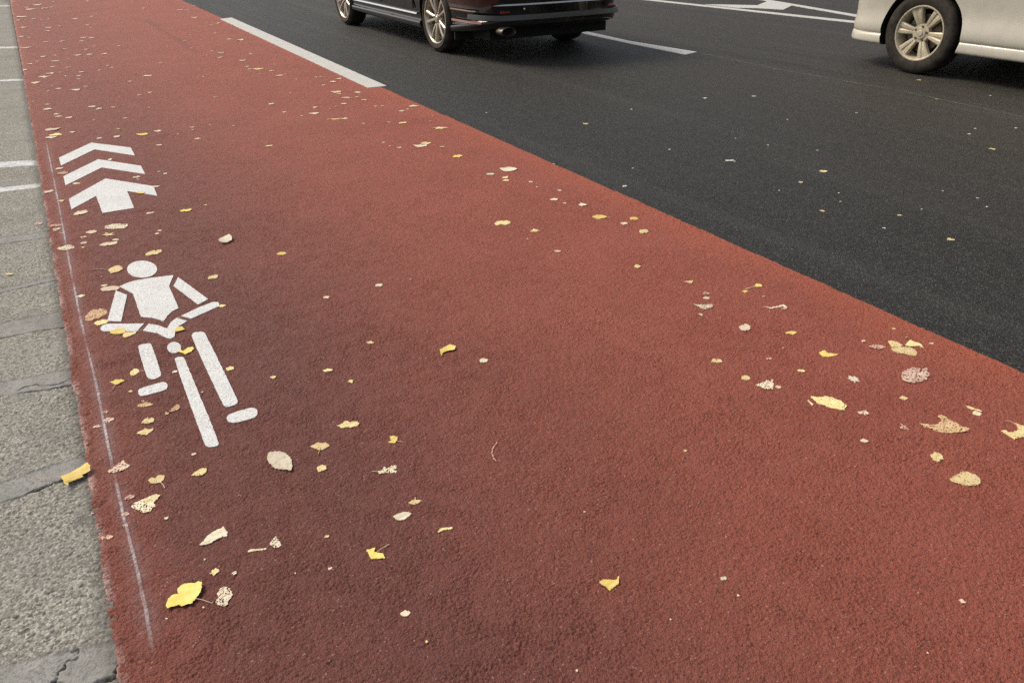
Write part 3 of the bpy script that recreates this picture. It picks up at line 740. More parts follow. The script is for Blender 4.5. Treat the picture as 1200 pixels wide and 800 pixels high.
for sx_ in (-1, 1):
    for wy in (0.0, -2.95):
        wheel(van, sx_ * 0.897, wy, 0.335, 0.222, sx_, 'six', M_ALLOY2, 0.215, rot=math.radians(8))
    for yy in (-1.02, -2.0):
        strip_along('door_seam', van, [(sx_ * 0.9075, yy - 0.003, 0.62), (sx_ * 0.9075, yy + 0.003, 0.62)], 0.56, sx_, M_TRIM, 0.0035)
    bm = bmesh.new(); bmesh.ops.create_cube(bm, size=1)
    for v in bm.verts: v.co = Vector((sx_ * (0.66 + v.co.x * 0.26), 0.70 + v.co.y * 0.22, 0.76 + v.co.z * 0.16))
    bmesh.ops.bevel(bm, geom=bm.edges[:], offset=0.04, segments=3, affect='EDGES')
    bm_obj('headlight', bm, M_LAMP, van, smooth=40)
slab('underbody', -0.72, 0.72, -3.4, 0.6, 0.21, 0.32, M_LINER, 0, van)
# ------------------------------------------------------------------ fallen leaves
def mat_leaf(name, c1, c2, c3, holes=0.0, scale=150):
    n = N(name)
    f = n.noise(60, 4, 0.65)
    col = n.ramp(f, [(0.28, c2), (0.52, c1), (0.78, c3)])
    oi = n.new('ShaderNodeObjectInfo')
    hs = n.new('ShaderNodeHueSaturation'); n.t.links.new(col, hs.inputs['Color'])
    n.setin(hs, 'Hue', n.math('MULTIPLY_ADD', oi.outputs['Random'], 0.020, 0.490))
    n.setin(hs, 'Value', n.math('MULTIPLY_ADD', oi.outputs['Random'], 0.24, 0.86))
    n.out(hs.outputs[0], 0.6, n.bump(n.noise(260, 3), 0.4, 0.0008), Specular_IOR_Level=0.3)
    if holes:
        a = n.ramp(n.noise(scale, 2, 0.6), [(holes - 0.02, 0.0), (holes + 0.02, 1.0)])
        n.setin(n.b, 'Alpha', a)
    return n.m
LM = {'yellow': mat_leaf('yellow_leaf', (0.88, 0.70, 0.20), (0.80, 0.58, 0.12), (0.90, 0.79, 0.38)),
      'gold': mat_leaf('golden_leaf', (0.88, 0.72, 0.36), (0.76, 0.56, 0.22), (0.90, 0.80, 0.52), 0.37, 200),
      'pale': mat_leaf('pale_leaf', (0.82, 0.68, 0.49), (0.74, 0.56, 0.38), (0.87, 0.79, 0.63)),
      'cream': mat_leaf('cream_leaf', (0.80, 0.73, 0.55), (0.64, 0.54, 0.37), (0.86, 0.81, 0.67), 0.33, 300),
      'tan': mat_leaf('tan_leaf', (0.72, 0.47, 0.27), (0.56, 0.32, 0.17), (0.80, 0.60, 0.40), 0.42, 200),
      'lace': mat_leaf('skeleton_leaf', (0.82, 0.60, 0.46), (0.70, 0.45, 0.32), (0.86, 0.74, 0.60), 0.44, 150),
      'creamlace': mat_leaf('worn_cream_leaf', (0.86, 0.76, 0.56), (0.70, 0.56, 0.38), (0.90, 0.84, 0.70), 0.44, 190),
      'pink': mat_leaf('faded_leaf', (0.74, 0.46, 0.35), (0.56, 0.29, 0.21), (0.78, 0.58, 0.47), 0.46, 220),
      'white': mat_leaf('white_chip', (0.74, 0.72, 0.66), (0.56, 0.53, 0.46), (0.82, 0.80, 0.76))}
CNAME = {'yellow': 'yellow', 'gold': 'golden', 'pale': 'pale', 'cream': 'cream', 'tan': 'tan', 'lace': 'perforated pale', 'creamlace': 'perforated cream', 'pink': 'faded pinkish', 'white': 'whitish'}
RND = random.Random(77)

def shape(kind, rnd):
    """outline in a -1..1 box, x to the right and y away from the viewer"""
    T = []
    if kind == 'fan':
        for i in range(13):
            a = math.radians(-8 + 196 * i / 12); r = 0.95 + rnd.uniform(-.1, .06)
            if abs(i - 6) < 1: r *= 0.45
            T.append((r * math.cos(a), -0.55 + 1.5 * r * math.sin(a) if math.sin(a) > 0 else -0.55 + r * math.sin(a)))
        T.append((-0.10, -0.95)); T.append((0.10, -0.95))
    elif kind == 'star':
        k = rnd.choice((5, 6, 7))
        for i in range(2 * k):
            a = 2 * math.pi * i / (2 * k) + rnd.uniform(-.12, .12); r = rnd.uniform(.5, 1.0) if i % 2 == 0 else rnd.uniform(.26, .58)
            T.append((r * math.cos(a), r * math.sin(a)))
    elif kind == 'lens':
        for i in range(16):
            a = 2 * math.pi * i / 16; c, s = math.cos(a), math.sin(a)
            T.append((c, s * (1 - 0.55 * abs(c) ** 1.6) * (1 + rnd.uniform(-.34, .22))))
    elif kind == 'oval':
        for i in range(22):
            a = 2 * math.pi * i / 22; r = 1 + rnd.uniform(-.24, .06); T.append((r * math.cos(a), r * math.sin(a)))
    elif kind == 'torn':
        k = rnd.randint(9, 13)
        for i in range(k):
            a = 2 * math.pi * i / k + rnd.uniform(-.15, .15); r = rnd.uniform(.32, 1.0); T.append((r * math.cos(a), r * math.sin(a)))
    elif kind == 'lobes':
        for i in range(24):
            a = 2 * math.pi * i / 24; r = (0.42 + 0.55 * abs(math.cos(a)) ** 0.8) * (1 + rnd.uniform(-.14, .14)); T.append((r * math.cos(a), r * math.sin(a) * 1.5 + 0.25 * math.cos(a)))
    elif kind == 'tri':
        for p, q in (((-1, .5), (1, .7)), ((1, .7), (0.1, -1)), ((0.1, -1), (-1, .5))):
            for k in range(5):
                t = k / 5; T.append((p[0] + (q[0] - p[0]) * t + rnd.uniform(-.09, .09), p[1] + (q[1] - p[1]) * t + rnd.uniform(-.09, .09)))
    elif kind == 'twig':
        T = [(-1, -.5), (-.3, -.1), (.4, .1), (1, .7), (.98, 1), (.3, .5), (-.3, .35), (-1, -.1)]
    return T

def sheet(P, z0, curl=0.0, ragged=0.0, skirt=True, rnd=None, ox=0, oy=0, ax=0.0, wav=0.0008):
    """thin leaf blade from its outline on the ground (metres): filled inside with a few points so that it can bow"""
    P = [np.array(p, float) for p in P]
    per = sum(np.hypot(*(b - a)) for a, b in zip(P, P[1:] + P[:1])); st = max(per / 70, 0.0022)
    out = []
    for a, b in zip(P, P[1:] + P[:1]):
        L = np.hypot(*(b - a)); k = max(1, int(L / st)); nn = np.array([-(b - a)[1], (b - a)[0]]) / (L + 1e-9)
        for i in range(k): out.append(a + (b - a) * i / k + nn * (rnd.uniform(-ragged, ragged) if i else 0))
    c = np.mean(out, 0); R = max(np.hypot(*(p - c)) for p in out) + 1e-9
    bm = bmesh.new()
    ca, sa = math.cos(ax), math.sin(ax); ph = rnd.uniform(0, 6)
    def zz_(p):
        q = (p - c) / R; t = q[0] * ca + q[1] * sa
        return z0 + curl * (t * t) + wav * math.sin(q[0] * 7 + ph) * math.cos(q[1] * 6 + ph * 2)
    n0 = len(out)
    top = [bm.verts.new((p[0] - ox, p[1] - oy, zz_(p))) for p in out]
    for tri in tessellate_polygon([[Vector((p[0], p[1], 0)) for p in out]]):
        try: bm.faces.new([top[i] for i in tri])
        except ValueError: pass
    bmesh.ops.subdivide_edges(bm, edges=[e for e in bm.edges if e.calc_length() > R * 0.35], cuts=1, use_grid_fill=False)
    bmesh.ops.triangulate(bm, faces=bm.faces[:])
    for v in bm.verts: v.co.z = zz_(np.array([v.co.x + ox, v.co.y + oy]))
    if skirt:
        be = [e for e in bm.edges if e.is_boundary]
        ex = bmesh.ops.extrude_edge_only(bm, edges=be)
        for v in ex['geom']:
            if isinstance(v, bmesh.types.BMVert): v.co.z -= 0.0007 if curl > 0.002 else 0.0022
    return bm

MARKS = [('far painted chevron', 107, 170), ('middle painted chevron', 118, 193), ('painted arrow stem', 136, 243), ('right wing of the painted arrow', 178, 222), ('painted head', 166, 315), ('painted torso', 182, 348),
         ('right painted forearm', 240, 358), ('small painted disc', 204, 406), ('short painted leg', 175, 423), ('long painted leg', 255, 432), ('painted front wheel bar', 232, 475), ('farther painted foot', 179, 456),
         ('nearer painted foot', 284, 486), ('pale oval leaf with one hole', 327, 540), ('yellow two lobed leaf', 184, 562), ('lacy leaf by the chalk line', 171, 590), ('long pale pointed leaf', 250, 628),
         ('largest yellow leaf', 215, 698), ('golden winged leaf', 375, 522), ('ragged pale yellow leaf', 453, 549), ('yellow jagged leaf', 440, 648), ('yellow folded leaf', 524, 410), ('curved twig', 579, 530),
         ('torn yellow triangle', 714, 684), ('upright curled leaf', 264, 282), ('golden crooked leaf', 588, 261), ('near end of the broad dash', 441, 102), ('middle of the broad dash', 350, 62), ('far end of the broad dash', 264, 22),
         ('round perforated leaf', 1073, 440), ('tan pointed leaf', 1108, 497), ('golden oval leaf by the edge', 1131, 560), ('long golden leaf', 971, 471), ('ragged star shaped leaf', 895, 450), ('broken yellow leaf', 880, 337),
         ('pale triangular leaf', 824, 358), ('stubby yellow leaf', 743, 256), ('large cream oval leaf', 596, 198), ('torn golden leaf', 1060, 410), ('van wheel', 1075, 60), ('end of the narrow lane dash', 812, 62),
         ('black car exhaust', 592, 36), ('faint straight joint in the red lane', 200, 42), ('far end of the chalk line', 55, 166), ('yellow curled gutter leaf', 90, 558)]
def zone(u, v):
    red = v > 104 + 0.445 * (u - 454)
    best = min(MARKS, key=lambda m_: math.hypot(m_[1] - u, (m_[2] - v) * 1.8) + (0 if (m_[2] > 104 + 0.445 * (m_[1] - 454)) == red else 260))
    du, dv = u - best[1], (v - best[2]) * 1.8
    dist = math.hypot(du, dv); j = 'just ' if dist < 32 else '' if dist < 110 else 'well '
    if abs(du) > 2.2 * abs(dv): w = 'right of' if du > 0 else 'left of'
    elif abs(dv) > 2.2 * abs(du): w = 'nearer than' if dv > 0 else 'beyond'
    else: w = ('right of and ' if du > 0 else 'left of and ') + ('nearer than' if dv > 0 else 'beyond')
    return f'{j}{w} the {best[0]}'
PENDING = []
LITTER = bmesh.new()

def leaf(u, v, w, h, kind='torn', col='pale', label=None, px=None, stem=None, curl=None, up=0.0, rag=None, litter=False):
    rnd = random.Random(int(u * 31 + v * 17)); on_road = v < 104 + 0.445 * (u - 454)
    zb = 0.0006 if not on_road else -0.0025
    scr = max(w, h) < 9 and not label
    if px: P = [gp(a, b, zb) for a, b in px]; cx, cy = np.mean(P, 0)
    else:
        cx, cy = gp(u, v, zb)
        right = np.array([ROT[0, 0], ROT[1, 0]]); right /= np.hypot(*right); fwd = np.array([-right[1], right[0]])
        x0, y0 = gp(u - w / 2, v, zb); x1, y1 = gp(u + w / 2, v, zb); a = math.hypot(x1 - x0, y1 - y0) / 2
        x0, y0 = gp(u, v - h / 2, zb); x1, y1 = gp(u, v + h / 2, zb); b = math.hypot(x1 - x0, y1 - y0) / 2
        if b > a * 1.15: b = a * rnd.uniform(0.75, 1.15)
        if not px and v < 180: a *= 1.04
        rot = rnd.uniform(-.35, .35) if kind not in ('fan', 'tri') else rnd.uniform(-.15, .15)
        P = []
        for (sx, sy) in shape(kind, rnd):
            x = sx * a * math.cos(rot) - sy * b * math.sin(rot); y = sx * b * math.sin(rot) + sy * b * math.cos(rot)
            P.append(np.array([cx, cy]) + right * x + fwd * y)
    R = max(np.hypot(*(np.array(p) - (cx, cy))) for p in P)
    if curl is None: curl = (0.12 * R if v < 130 else 0.08 * R if v < 250 else 0.03 * R)
    bm = sheet(P, zb + up, curl, (0.055 * R if rag is None else (rag + 0.018) * R), col not in ('lace', 'creamlace', 'pink'), rnd, cx, cy, rnd.uniform(0, 3.1), wav=min(0.0008, 0.04 * R))
    if litter:
        me = bpy.data.meshes.new('tmp')
        for v_ in bm.verts: v_.co.x += cx; v_.co.y += cy
        bm.to_mesh(me); bm.free(); LITTER.from_mesh(me); bpy.data.meshes.remove(me); return
    nm = ('leaf_scrap' if scr else 'fallen_leaf') if col != 'white' else 'stone_chip'
    o = bm_obj(nm, bm, LM[col], None, (cx, cy, 0), smooth=60)
    if label: tag(o, label, 'leaf' if col != 'white' else 'stone chip', 'fallen leaves')
    else:
        what = {'stone_chip': 'stone chip', 'leaf_scrap': 'scrap', 'fallen_leaf': 'leaf'}[nm]
        sz = 'tiny' if w < 6 else 'small' if w < 11 else 'flat'
        tag(o, None, 'stone chip' if nm == 'stone_chip' else 'leaf', None)
        PENDING.append((o, f'{sz} {CNAME[col]} {what} {zone(u, v)}', u, v, what))
    if stem:
        pts = [gp(a, b, zb) for a, b in stem]; bm = bmesh.new(); rings = []
        rr = 0.0007 if v > 350 else 0.0010
        for i, p in enumerate(pts):
            p0 = np.array(pts[max(0, i - 1)]); p1 = np.array(pts[min(len(pts) - 1, i + 1)]); t = p1 - p0; t = t / np.hypot(*t); nn = (-t[1], t[0])
            k = rr * (1.25 if i == len(pts) - 1 else 1)
            rings.append([bm.verts.new((p[0] - cx + nn[0] * k * math.cos(q), p[1] - cy + nn[1] * k * math.cos(q), zb + 0.0012 + up * (1 - i / max(1, len(pts) - 1)) + k * math.sin(q))) for q in [j * math.pi / 3 for j in range(6)]])
        for a_, b_ in zip(rings, rings[1:]):
            for i in range(6): bm.faces.new((a_[i], a_[(i + 1) % 6], b_[(i + 1) % 6], b_[i]))
        bm.faces.new(rings[0]); bm.faces.new(rings[-1][::-1])
        bm_obj('stem', bm, LM['pale'], o, smooth=60)
    return o

def Z(pts, s, ou, ov): return [(ou + x / s, ov + y / s) for x, y in pts]
G = lambda pts: Z(pts, 5.715, 1000, 380)
H_ = lambda pts: Z(pts, 2.857, 800, 300)
K = lambda pts: Z(pts, 5.4545, 180, 600)
Q = lambda pts: Z(pts, 5.715, 300, 480)
B = lambda pts: Z(pts, 8, 90, 330)
D = lambda pts: Z(pts, 8, 100, 430)
F6 = lambda pts: Z(pts, 6, 60, 520)
E5 = lambda pts: Z(pts, 8, 50, 230)

# the two big fresh ones and other leaves drawn one by one
leaf(90, 558, 36, 26, label='bright yellow curled leaf lying half over the gutter edge', col='yellow', up=0.006, curl=0.010, rag=0.01,
     px=F6([(75, 243), (130, 217), (190, 190), (240, 165), (265, 160), (285, 178), (280, 192), (284, 206), (250, 222), (220, 232), (232, 243), (205, 255), (175, 266), (130, 285), (128, 318), (100, 302), (86, 268)]),
     stem=F6([(80, 245), (40, 240), (0, 243), (-95, 242)]))
leaf(215, 698, 42, 32, label='largest bright yellow lobed leaf lying flat with its long stem', col='yellow', up=0.004, curl=0.004, rag=0.012,
     px=K([(88, 625), (84, 600), (95, 570), (112, 545), (135, 532), (165, 530), (155, 512), (157, 492), (175, 475), (200, 462), (225, 460), (260, 462), (285, 452), (313, 458), (313, 490), (305, 510), (290, 540), (270, 562), (240, 592), (205, 600), (180, 608), (165, 598), (130, 610)]),
     stem=K([(268, 560), (310, 565), (350, 577), (375, 585), (382, 572)]))
leaf(327, 540, 30, 22, label='pale cream oval leaf with one small dark hole', col='cream', up=0.001, rag=0.01,
     px=Q([(75, 320), (82, 298), (95, 285), (120, 282), (150, 280), (180, 284), (205, 295), (225, 315), (240, 340), (243, 380), (235, 408), (200, 402), (150, 398), (125, 388), (105, 375), (85, 350)]))
leaf(1073, 440, 34, 17, label='round perforated pinkish leaf with a notch, below the paired golden leaves', col='lace', rag=0.03,
     px=G([(325, 340), (345, 305), (390, 290), (445, 292), (440, 318), (458, 318), (462, 292), (490, 290), (500, 320), (515, 335), (495, 365), (440, 385), (390, 393), (345, 380), (325, 365)]))
leaf(971, 471, 40, 17, label='long golden leaf beside a thin splinter right of centre', col='gold', rag=0.03,
     px=H_([(430, 468), (455, 472), (480, 468), (505, 475), (530, 483), (548, 500), (540, 515), (515, 510), (500, 508), (480, 500), (460, 495), (440, 482)]))
leaf(949, 471, 5, 6, 'twig', 'pale', 'thin pale splinter touching the left end of the long golden leaf', px=H_([(418, 482), (422, 481), (438, 496), (434, 499)]))
leaf(1060, 412, 30, 12, label='lower broad lobe of the torn golden leaf by the asphalt', col='gold', rag=0.03,
     px=G([(255, 160), (290, 152), (320, 150), (350, 150), (380, 153), (415, 170), (428, 190), (415, 212), (395, 207), (340, 195), (300, 190), (265, 182)]))
leaf(1048, 403, 17, 8, label='upper left fragment of the torn golden leaf by the asphalt', col='gold', px=G([(232, 110), (270, 107), (310, 125), (332, 140), (310, 150), (262, 152), (245, 130)]))
leaf(1071, 402, 20, 9, label='upper right hooked fragment of the torn golden leaf by the asphalt', col='gold', px=G([(350, 133), (380, 103), (420, 118), (455, 130), (472, 156), (440, 141), (385, 148), (352, 142)]))
leaf(1108, 497, 58, 21, label='large tan pointed leaf pressed flat near the right edge', col='tan', rag=0.03,
     px=G([(445, 660), (480, 668), (520, 672), (560, 665), (590, 650), (570, 608), (590, 605), (620, 617), (650, 635), (680, 650), (720, 680), (780, 700), (770, 714), (735, 718), (700, 723), (640, 726), (600, 722), (560, 712), (530, 700), (480, 688)]))
leaf(1190, 505, 30, 20, label='ragged yellow leaf cut off by the right picture edge', col='gold', rag=0.04,
     px=G([(990, 708), (1015, 705), (1040, 722), (1075, 715), (1110, 700), (1100, 680), (1078, 664), (1110, 668), (1143, 680), (1175, 700), (1190, 735), (1150, 755), (1110, 755), (1080, 770), (1050, 750), (1030, 735), (1005, 722)]),
     stem=G([(1090, 672), (1055, 652), (1015, 645)]))
leaf(1131, 560, 35, 16, label='golden oval leaf alone near the right edge, below the tan pointed leaf', col='gold', rag=0.03,
     px=H_([(895, 745), (915, 732), (930, 722), (950, 720), (975, 730), (995, 742), (996, 762), (970, 767), (950, 768), (925, 762), (905, 756)]))
leaf(1142, 479, 20, 5, 'twig', 'gold', 'slim yellow sliver above the small pale blob near the right edge', px=G([(752, 545), (780, 548), (865, 578), (860, 583), (800, 570)]))
leaf(1145, 484, 11, 5, 'oval', 'pale', 'small pale blob just under a slim yellow sliver near the right edge')
leaf(895, 450, 22, 13, label='ragged pale star shaped leaf right of centre', col='creamlace', rag=0.05,
     px=H_([(243, 430), (265, 424), (280, 414), (296, 420), (300, 408), (304, 425), (303, 446), (285, 446), (270, 445), (258, 436)]))
leaf(912, 453, 7, 5, 'lens', 'pale', 'tiny pale scrap touching the ragged star shaped leaf')
leaf(969, 413.5, 21, 8, label='small yellow leaf with a pointed stem end, right of centre', col='yellow', px=H_([(457, 322), (475, 314), (488, 325), (520, 328), (515, 331), (490, 337), (470, 336)]))
leaf(1000, 444, 20, 9, 'star', 'cream', 'pale ragged scrap left of the round perforated leaf')
leaf(873, 341, 9, 7, 'star', 'yellow', 'yellow lower left piece of the broken leaf near the asphalt')
leaf(889, 334, 9, 7, 'oval', 'yellow', 'yellow upper right piece of the broken leaf near the asphalt')
leaf(880, 337.5, 18, 5, 'twig', 'pink', 'faded ribs linking the two yellow pieces of the broken leaf')
leaf(824, 358.5, 26, 8, label='pale flat triangle of leaf under two small flakes', col='creamlace', rag=0.04, px=Z([(210, 240), (250, 243), (300, 244), (340, 243), (380, 246), (365, 262), (350, 273), (325, 276), (302, 289), (282, 275), (262, 264)], 6.667, 780, 320))
leaf(828, 349, 9, 2.6, 'lens', 'pale', 'small white flake directly above the pale triangular leaf')
leaf(827, 343.5, 11, 5, 'torn', 'pink', 'faded pink flake, upper of two above the pale triangular leaf')
leaf(821, 368, 8, 4, 'star', 'pale', 'small torn scrap directly below the pale triangular leaf')
leaf(902, 359, 22, 2.5, 'twig', 'pale', 'pale thread like leaf rib leading to a curled scrap by the asphalt', px=Z([(762, 262), (820, 268), (880, 255), (925, 244), (952, 268), (938, 274), (915, 258), (880, 266), (820, 277)], 6.667, 780, 320))
leaf(918, 361.5, 10, 6, 'star', 'lace', 'curled pale scrap at the end of a thread like rib')
leaf(873, 383.5, 14, 7, 'lobes', 'pale', 'pale crooked scrap with a short tail, below the broken yellow leaf')
leaf(927, 389.5, 14, 4, 'lens', 'yellow', 'small yellow bar shaped leaf with a pale end right of centre')
leaf(840, 422, 13, 8, 'fan', 'gold', 'golden fan shaped scrap alone right of centre')
leaf(874, 442.5, 11, 6, 'oval', 'gold', 'small golden oval just left of the ragged star shaped leaf')
leaf(808, 330, 12, 6, 'tri', 'gold', 'small golden wedge left of the broken yellow leaf')
leaf(264.5, 282, 16, 9, label='upright curled pale leaf casting a shadow beyond the cyclist', col='cream', up=0.004, curl=0.020, rag=0.01,
     px=Z([(512, 690), (525, 668), (560, 648), (595, 645), (615, 665), (612, 685), (575, 700), (540, 708), (518, 705)], 6.667, 180, 180))
leaf(330, 297, 11, 4.5, 'lens', 'yellow', 'small yellow leaf to the right of the upright curled one')
leaf(217.5, 246.5, 12, 5, 'lobes', 'yellow', 'bright yellow leaf just right of the painted arrow stem')
leaf(165.5, 226, 10, 4.5, 'fan', 'yellow', 'small yellow leaf lying on the right wing of the painted arrow', up=0.002)
leaf(135.5, 315.5, 17, 9, label='flat golden oblong leaf with a long thin stem, left of the painted head', col='gold', rag=0.01,
     px=E5([(612, 690), (640, 668), (700, 648), (735, 655), (752, 678), (720, 700), (680, 715), (640, 722)]), stem=E5([(615, 690), (540, 684), (470, 686)]))
leaf(136, 265.5, 26, 6.5, 'oval', 'creamlace', 'perforated cream leaf directly below the painted arrow stem')
leaf(127, 274.5, 24, 6, 'star', 'gold', 'spidery golden leaf, second below the painted arrow stem')
leaf(107, 271.8, 12, 4, 'lens', 'pale', 'pale slim leaf left of the spidery golden leaf')
leaf(127.5, 285.5, 19, 4, 'lobes', 'pale', 'pale two part leaf, lowest below the painted arrow stem')
leaf(135.5, 280.7, 8, 4, 'oval', 'cream', 'small cream flake between the spidery leaf and the two part leaf')
leaf(98, 284.5, 8, 6, 'oval', 'creamlace', 'small ring shaped scrap just right of the chalk line')
leaf(77, 290.5, 20, 6.5, 'lens', 'creamlace', 'worn cream leaf lying across the chalk line above the cyclist')
leaf(94, 249.5, 14, 4.5, 'lobes', 'pale', 'pale crumpled leaf under the left wing of the painted arrow')
leaf(67, 268, 15, 6, 'torn', 'lace', 'ragged pinkish leaf between the gutter and the chalk line')
leaf(180, 296, 16, 6, 'lobes', 'gold', 'faded golden leaf just beyond the painted head', curl=0.002)
leaf(112, 368.5, 26, 14, label='large tan perforated leaf left of the painted arm', col='tan', rag=0.03,
     px=B([(78, 335), (105, 295), (150, 262), (190, 262), (215, 250), (250, 258), (285, 270), (288, 292), (262, 312), (215, 335), (170, 352), (120, 368), (85, 362)]))
leaf(118.5, 377.5, 15, 7, 'lens', 'gold', 'golden leaf between the tan perforated one and the painted forearm')
leaf(138, 388, 19, 8, label='golden leaf touching the underside of the painted left forearm', col='yellow', up=0.001, rag=0.02,
     px=B([(312, 462), (345, 450), (400, 438), (440, 432), (458, 455), (450, 480), (400, 490), (340, 492), (315, 482)]))
leaf(151, 391, 20, 7, label='slim golden leaf with a stem under the painted handlebar', col='gold', rag=0.02,
     px=B([(432, 495), (455, 470), (500, 472), (560, 465), (552, 482), (510, 502), (460, 520), (434, 522)]), stem=B([(552, 474), (585, 462), (618, 450)]))
leaf(210, 385, 15, 7, label='yellow leaf lapping over the right arm of the painted handlebar', col='yellow', up=0.002, rag=0.02,
     px=B([(915, 450), (945, 430), (985, 420), (1000, 438), (1018, 450), (985, 458), (950, 468), (918, 472)]))
leaf(218, 411.5, 19, 8, label='yellow leaf touching the small painted disc', col='yellow', up=0.002, rag=0.02,
     px=B([(945, 660), (975, 640), (1000, 652), (1040, 622), (1085, 615), (1098, 632), (1070, 660), (1020, 682), (985, 668)]))
leaf(129, 338, 23, 5.5, 'oval', 'pale', 'pale oblong leaf above the painted left upper arm')
leaf(122, 334.3, 8, 2, 'lens', 'pale', 'thin flake above the pale oblong leaf by the painted shoulder')
leaf(95, 346.5, 9, 3, 'lens', 'pale', 'pale flake on the chalk line level with the painted torso')
leaf(260, 358, 9, 3, 'lens', 'gold', 'small golden leaf at the tip of the painted right forearm')
leaf(250, 324.3, 11, 7, 'lobes', 'gold', 'golden leaf out to the right of the painted shoulder')
leaf(158.5, 436, 14, 8.5, label='golden round leaf with a stem touching the painted short leg', col='gold', rag=0.02,
     px=D([(418, 58), (430, 35), (460, 14), (490, 15), (510, 38), (480, 62), (450, 80), (422, 72)]), stem=D([(505, 38), (525, 36), (545, 38)]))
leaf(136.5, 447.5, 17, 9, label='yellow star shaped leaf with a stem pointing at the viewer', col='yellow', rag=0.03,
     px=D([(228, 140), (262, 130), (280, 113), (310, 118), (340, 110), (368, 125), (340, 140), (305, 158), (285, 168), (262, 150)]), stem=D([(288, 160), (272, 185), (258, 208)]))
leaf(269.5, 431.5, 10, 6, 'lens', 'gold', 'golden leaf right of the long painted leg', stem=[(264.5, 433.5), (261, 434.2)])
leaf(170, 474, 18, 6, 'lens', 'tan', 'dull tan sliver under the short painted foot')
leaf(204.5, 478, 14, 8, label='dull tan feather shaped leaf between the painted foot and the long bar', col='tan', px=D([(782, 420), (815, 385), (855, 352), (885, 352), (890, 375), (865, 400), (820, 415)]))
leaf(195, 484, 7, 4, 'torn', 'tan', 'small tan crumb at the tail of the feather shaped leaf')
leaf(174, 492, 14, 9.5, 'fan', 'gold', 'golden leaf, upper of the two below the short painted foot')
leaf(170.5, 505.5, 20, 8.5, label='golden pointed leaf, lower of the two below the short painted foot', col='gold', rag=0.02, px=D([(480, 622), (500, 600), (540, 590), (560, 572), (600, 582), (638, 570), (636, 590), (600, 612), (575, 636), (530, 632)]))
leaf(114, 499.5, 16, 6, 'star', 'lace', 'pale torn leaf left of the chalk line level with the painted bar')
leaf(127, 491.5, 13, 6, 'lens', 'lace', 'pale slanting leaf lying across the chalk line level with the painted bar')
leaf(140, 547, 27, 12, label='worn beige leaf spread across the chalk line by the gutter leaf', col='lace', rag=0.03,
     px=F6([(398, 185), (430, 165), (470, 140), (510, 112), (525, 135), (560, 148), (540, 165), (500, 185), (450, 200), (408, 202)]))
leaf(184, 562, 20, 10, label='yellow two lobed leaf with a short hooked stem', col='gold', rag=0.02,
     px=F6([(682, 255), (705, 235), (735, 240), (748, 222), (775, 215), (797, 222), (790, 250), (770, 268), (735, 276), (700, 275)]), stem=F6([(765, 268), (785, 285), (800, 310)]))
leaf(171, 590, 34, 22, label='large leaf yellow at its tip and eaten to lace at its base', col='creamlace', rag=0.02,
     px=F6([(565, 430), (585, 415), (620, 398), (650, 385), (690, 370), (735, 352), (768, 358), (752, 380), (725, 405), (722, 420), (738, 435), (710, 450), (700, 472), (650, 485), (610, 465), (570, 448)]))
leaf(180, 584, 18, 10, label='unbroken yellow tip of the lacy leaf by the chalk line', col='gold', up=0.0006, px=F6([(640, 400), (690, 370), (735, 352), (768, 358), (752, 380), (722, 405), (680, 412)]))
leaf(233.5, 552.5, 18, 9, label='small golden leaf right of the two lobed leaf, below the long painted bar', col='gold', rag=0.02, px=F6([(985, 222), (1005, 200), (1040, 180), (1065, 165), (1092, 172), (1090, 195), (1065, 215), (1020, 222)]))
leaf(250, 628, 33, 23, label='long pale pointed leaf with small holes near the bottom left', col='cream', rag=0.02,
     px=K([(290, 210), (305, 195), (320, 180), (340, 155), (365, 135), (390, 118), (420, 105), (450, 90), (458, 110), (472, 130), (465, 152), (440, 150), (425, 162), (400, 172), (370, 192), (335, 205)]))
leaf(322.5, 635, 14, 14, label='small cream triangular leaf with holes beside a thin loose stem', col='creamlace', rag=0.02, px=K([(740, 205), (755, 180), (780, 152), (800, 178), (818, 210), (800, 225), (775, 228)]))
leaf(302, 643.6, 20, 2, 'twig', 'pale', 'thin straight loose stem beside the cream triangular leaf', px=K([(602, 246), (625, 236), (720, 229), (721, 236), (640, 246), (608, 253)]))
leaf(251, 670, 12, 11, 'torn', 'gold', 'small crumpled golden leaf above the largest yellow leaf')
leaf(274.5, 671, 5.5, 7, 'oval', 'creamlace', 'small cream ring right of the crumpled golden leaf')
leaf(263, 698, 19, 24, label='round leaf eaten to lace at the end of the yellow leaf stem', col='creamlace', rag=0.03, px=K([(405, 515), (430, 482), (460, 475), (490, 490), (505, 530), (480, 560), (475, 592), (440, 600), (410, 595), (395, 570), (415, 545)]))
leaf(383, 628, 5, 6.5, 'lobes', 'gold', 'tiny golden crumb right of the cream triangular leaf')
leaf(408.5, 497, 23, 8, 'lobes', 'gold', 'golden two part leaf above the winged leaf in mid lane')
leaf(375, 522, 24, 9, label='golden winged leaf with a short stem towards the viewer', col='gold', rag=0.02,
     px=Q([(360, 242), (395, 232), (410, 218), (440, 222), (470, 218), (497, 240), (470, 252), (450, 265), (425, 270), (395, 258)]), stem=Q([(428, 262), (424, 280), (417, 298)]))
leaf(377, 548, 12, 8, 'lens', 'gold', 'small slanting golden leaf just below the winged leaf')
leaf(460, 514, 11, 9, label='small golden leaf with two lobes and a stem to the right', col='yellow', rag=0.02, px=Q([(882, 212), (905, 205), (895, 178), (920, 172), (948, 180), (945, 205), (930, 222), (895, 220)]), stem=Q([(935, 210), (960, 212), (982, 218)]))
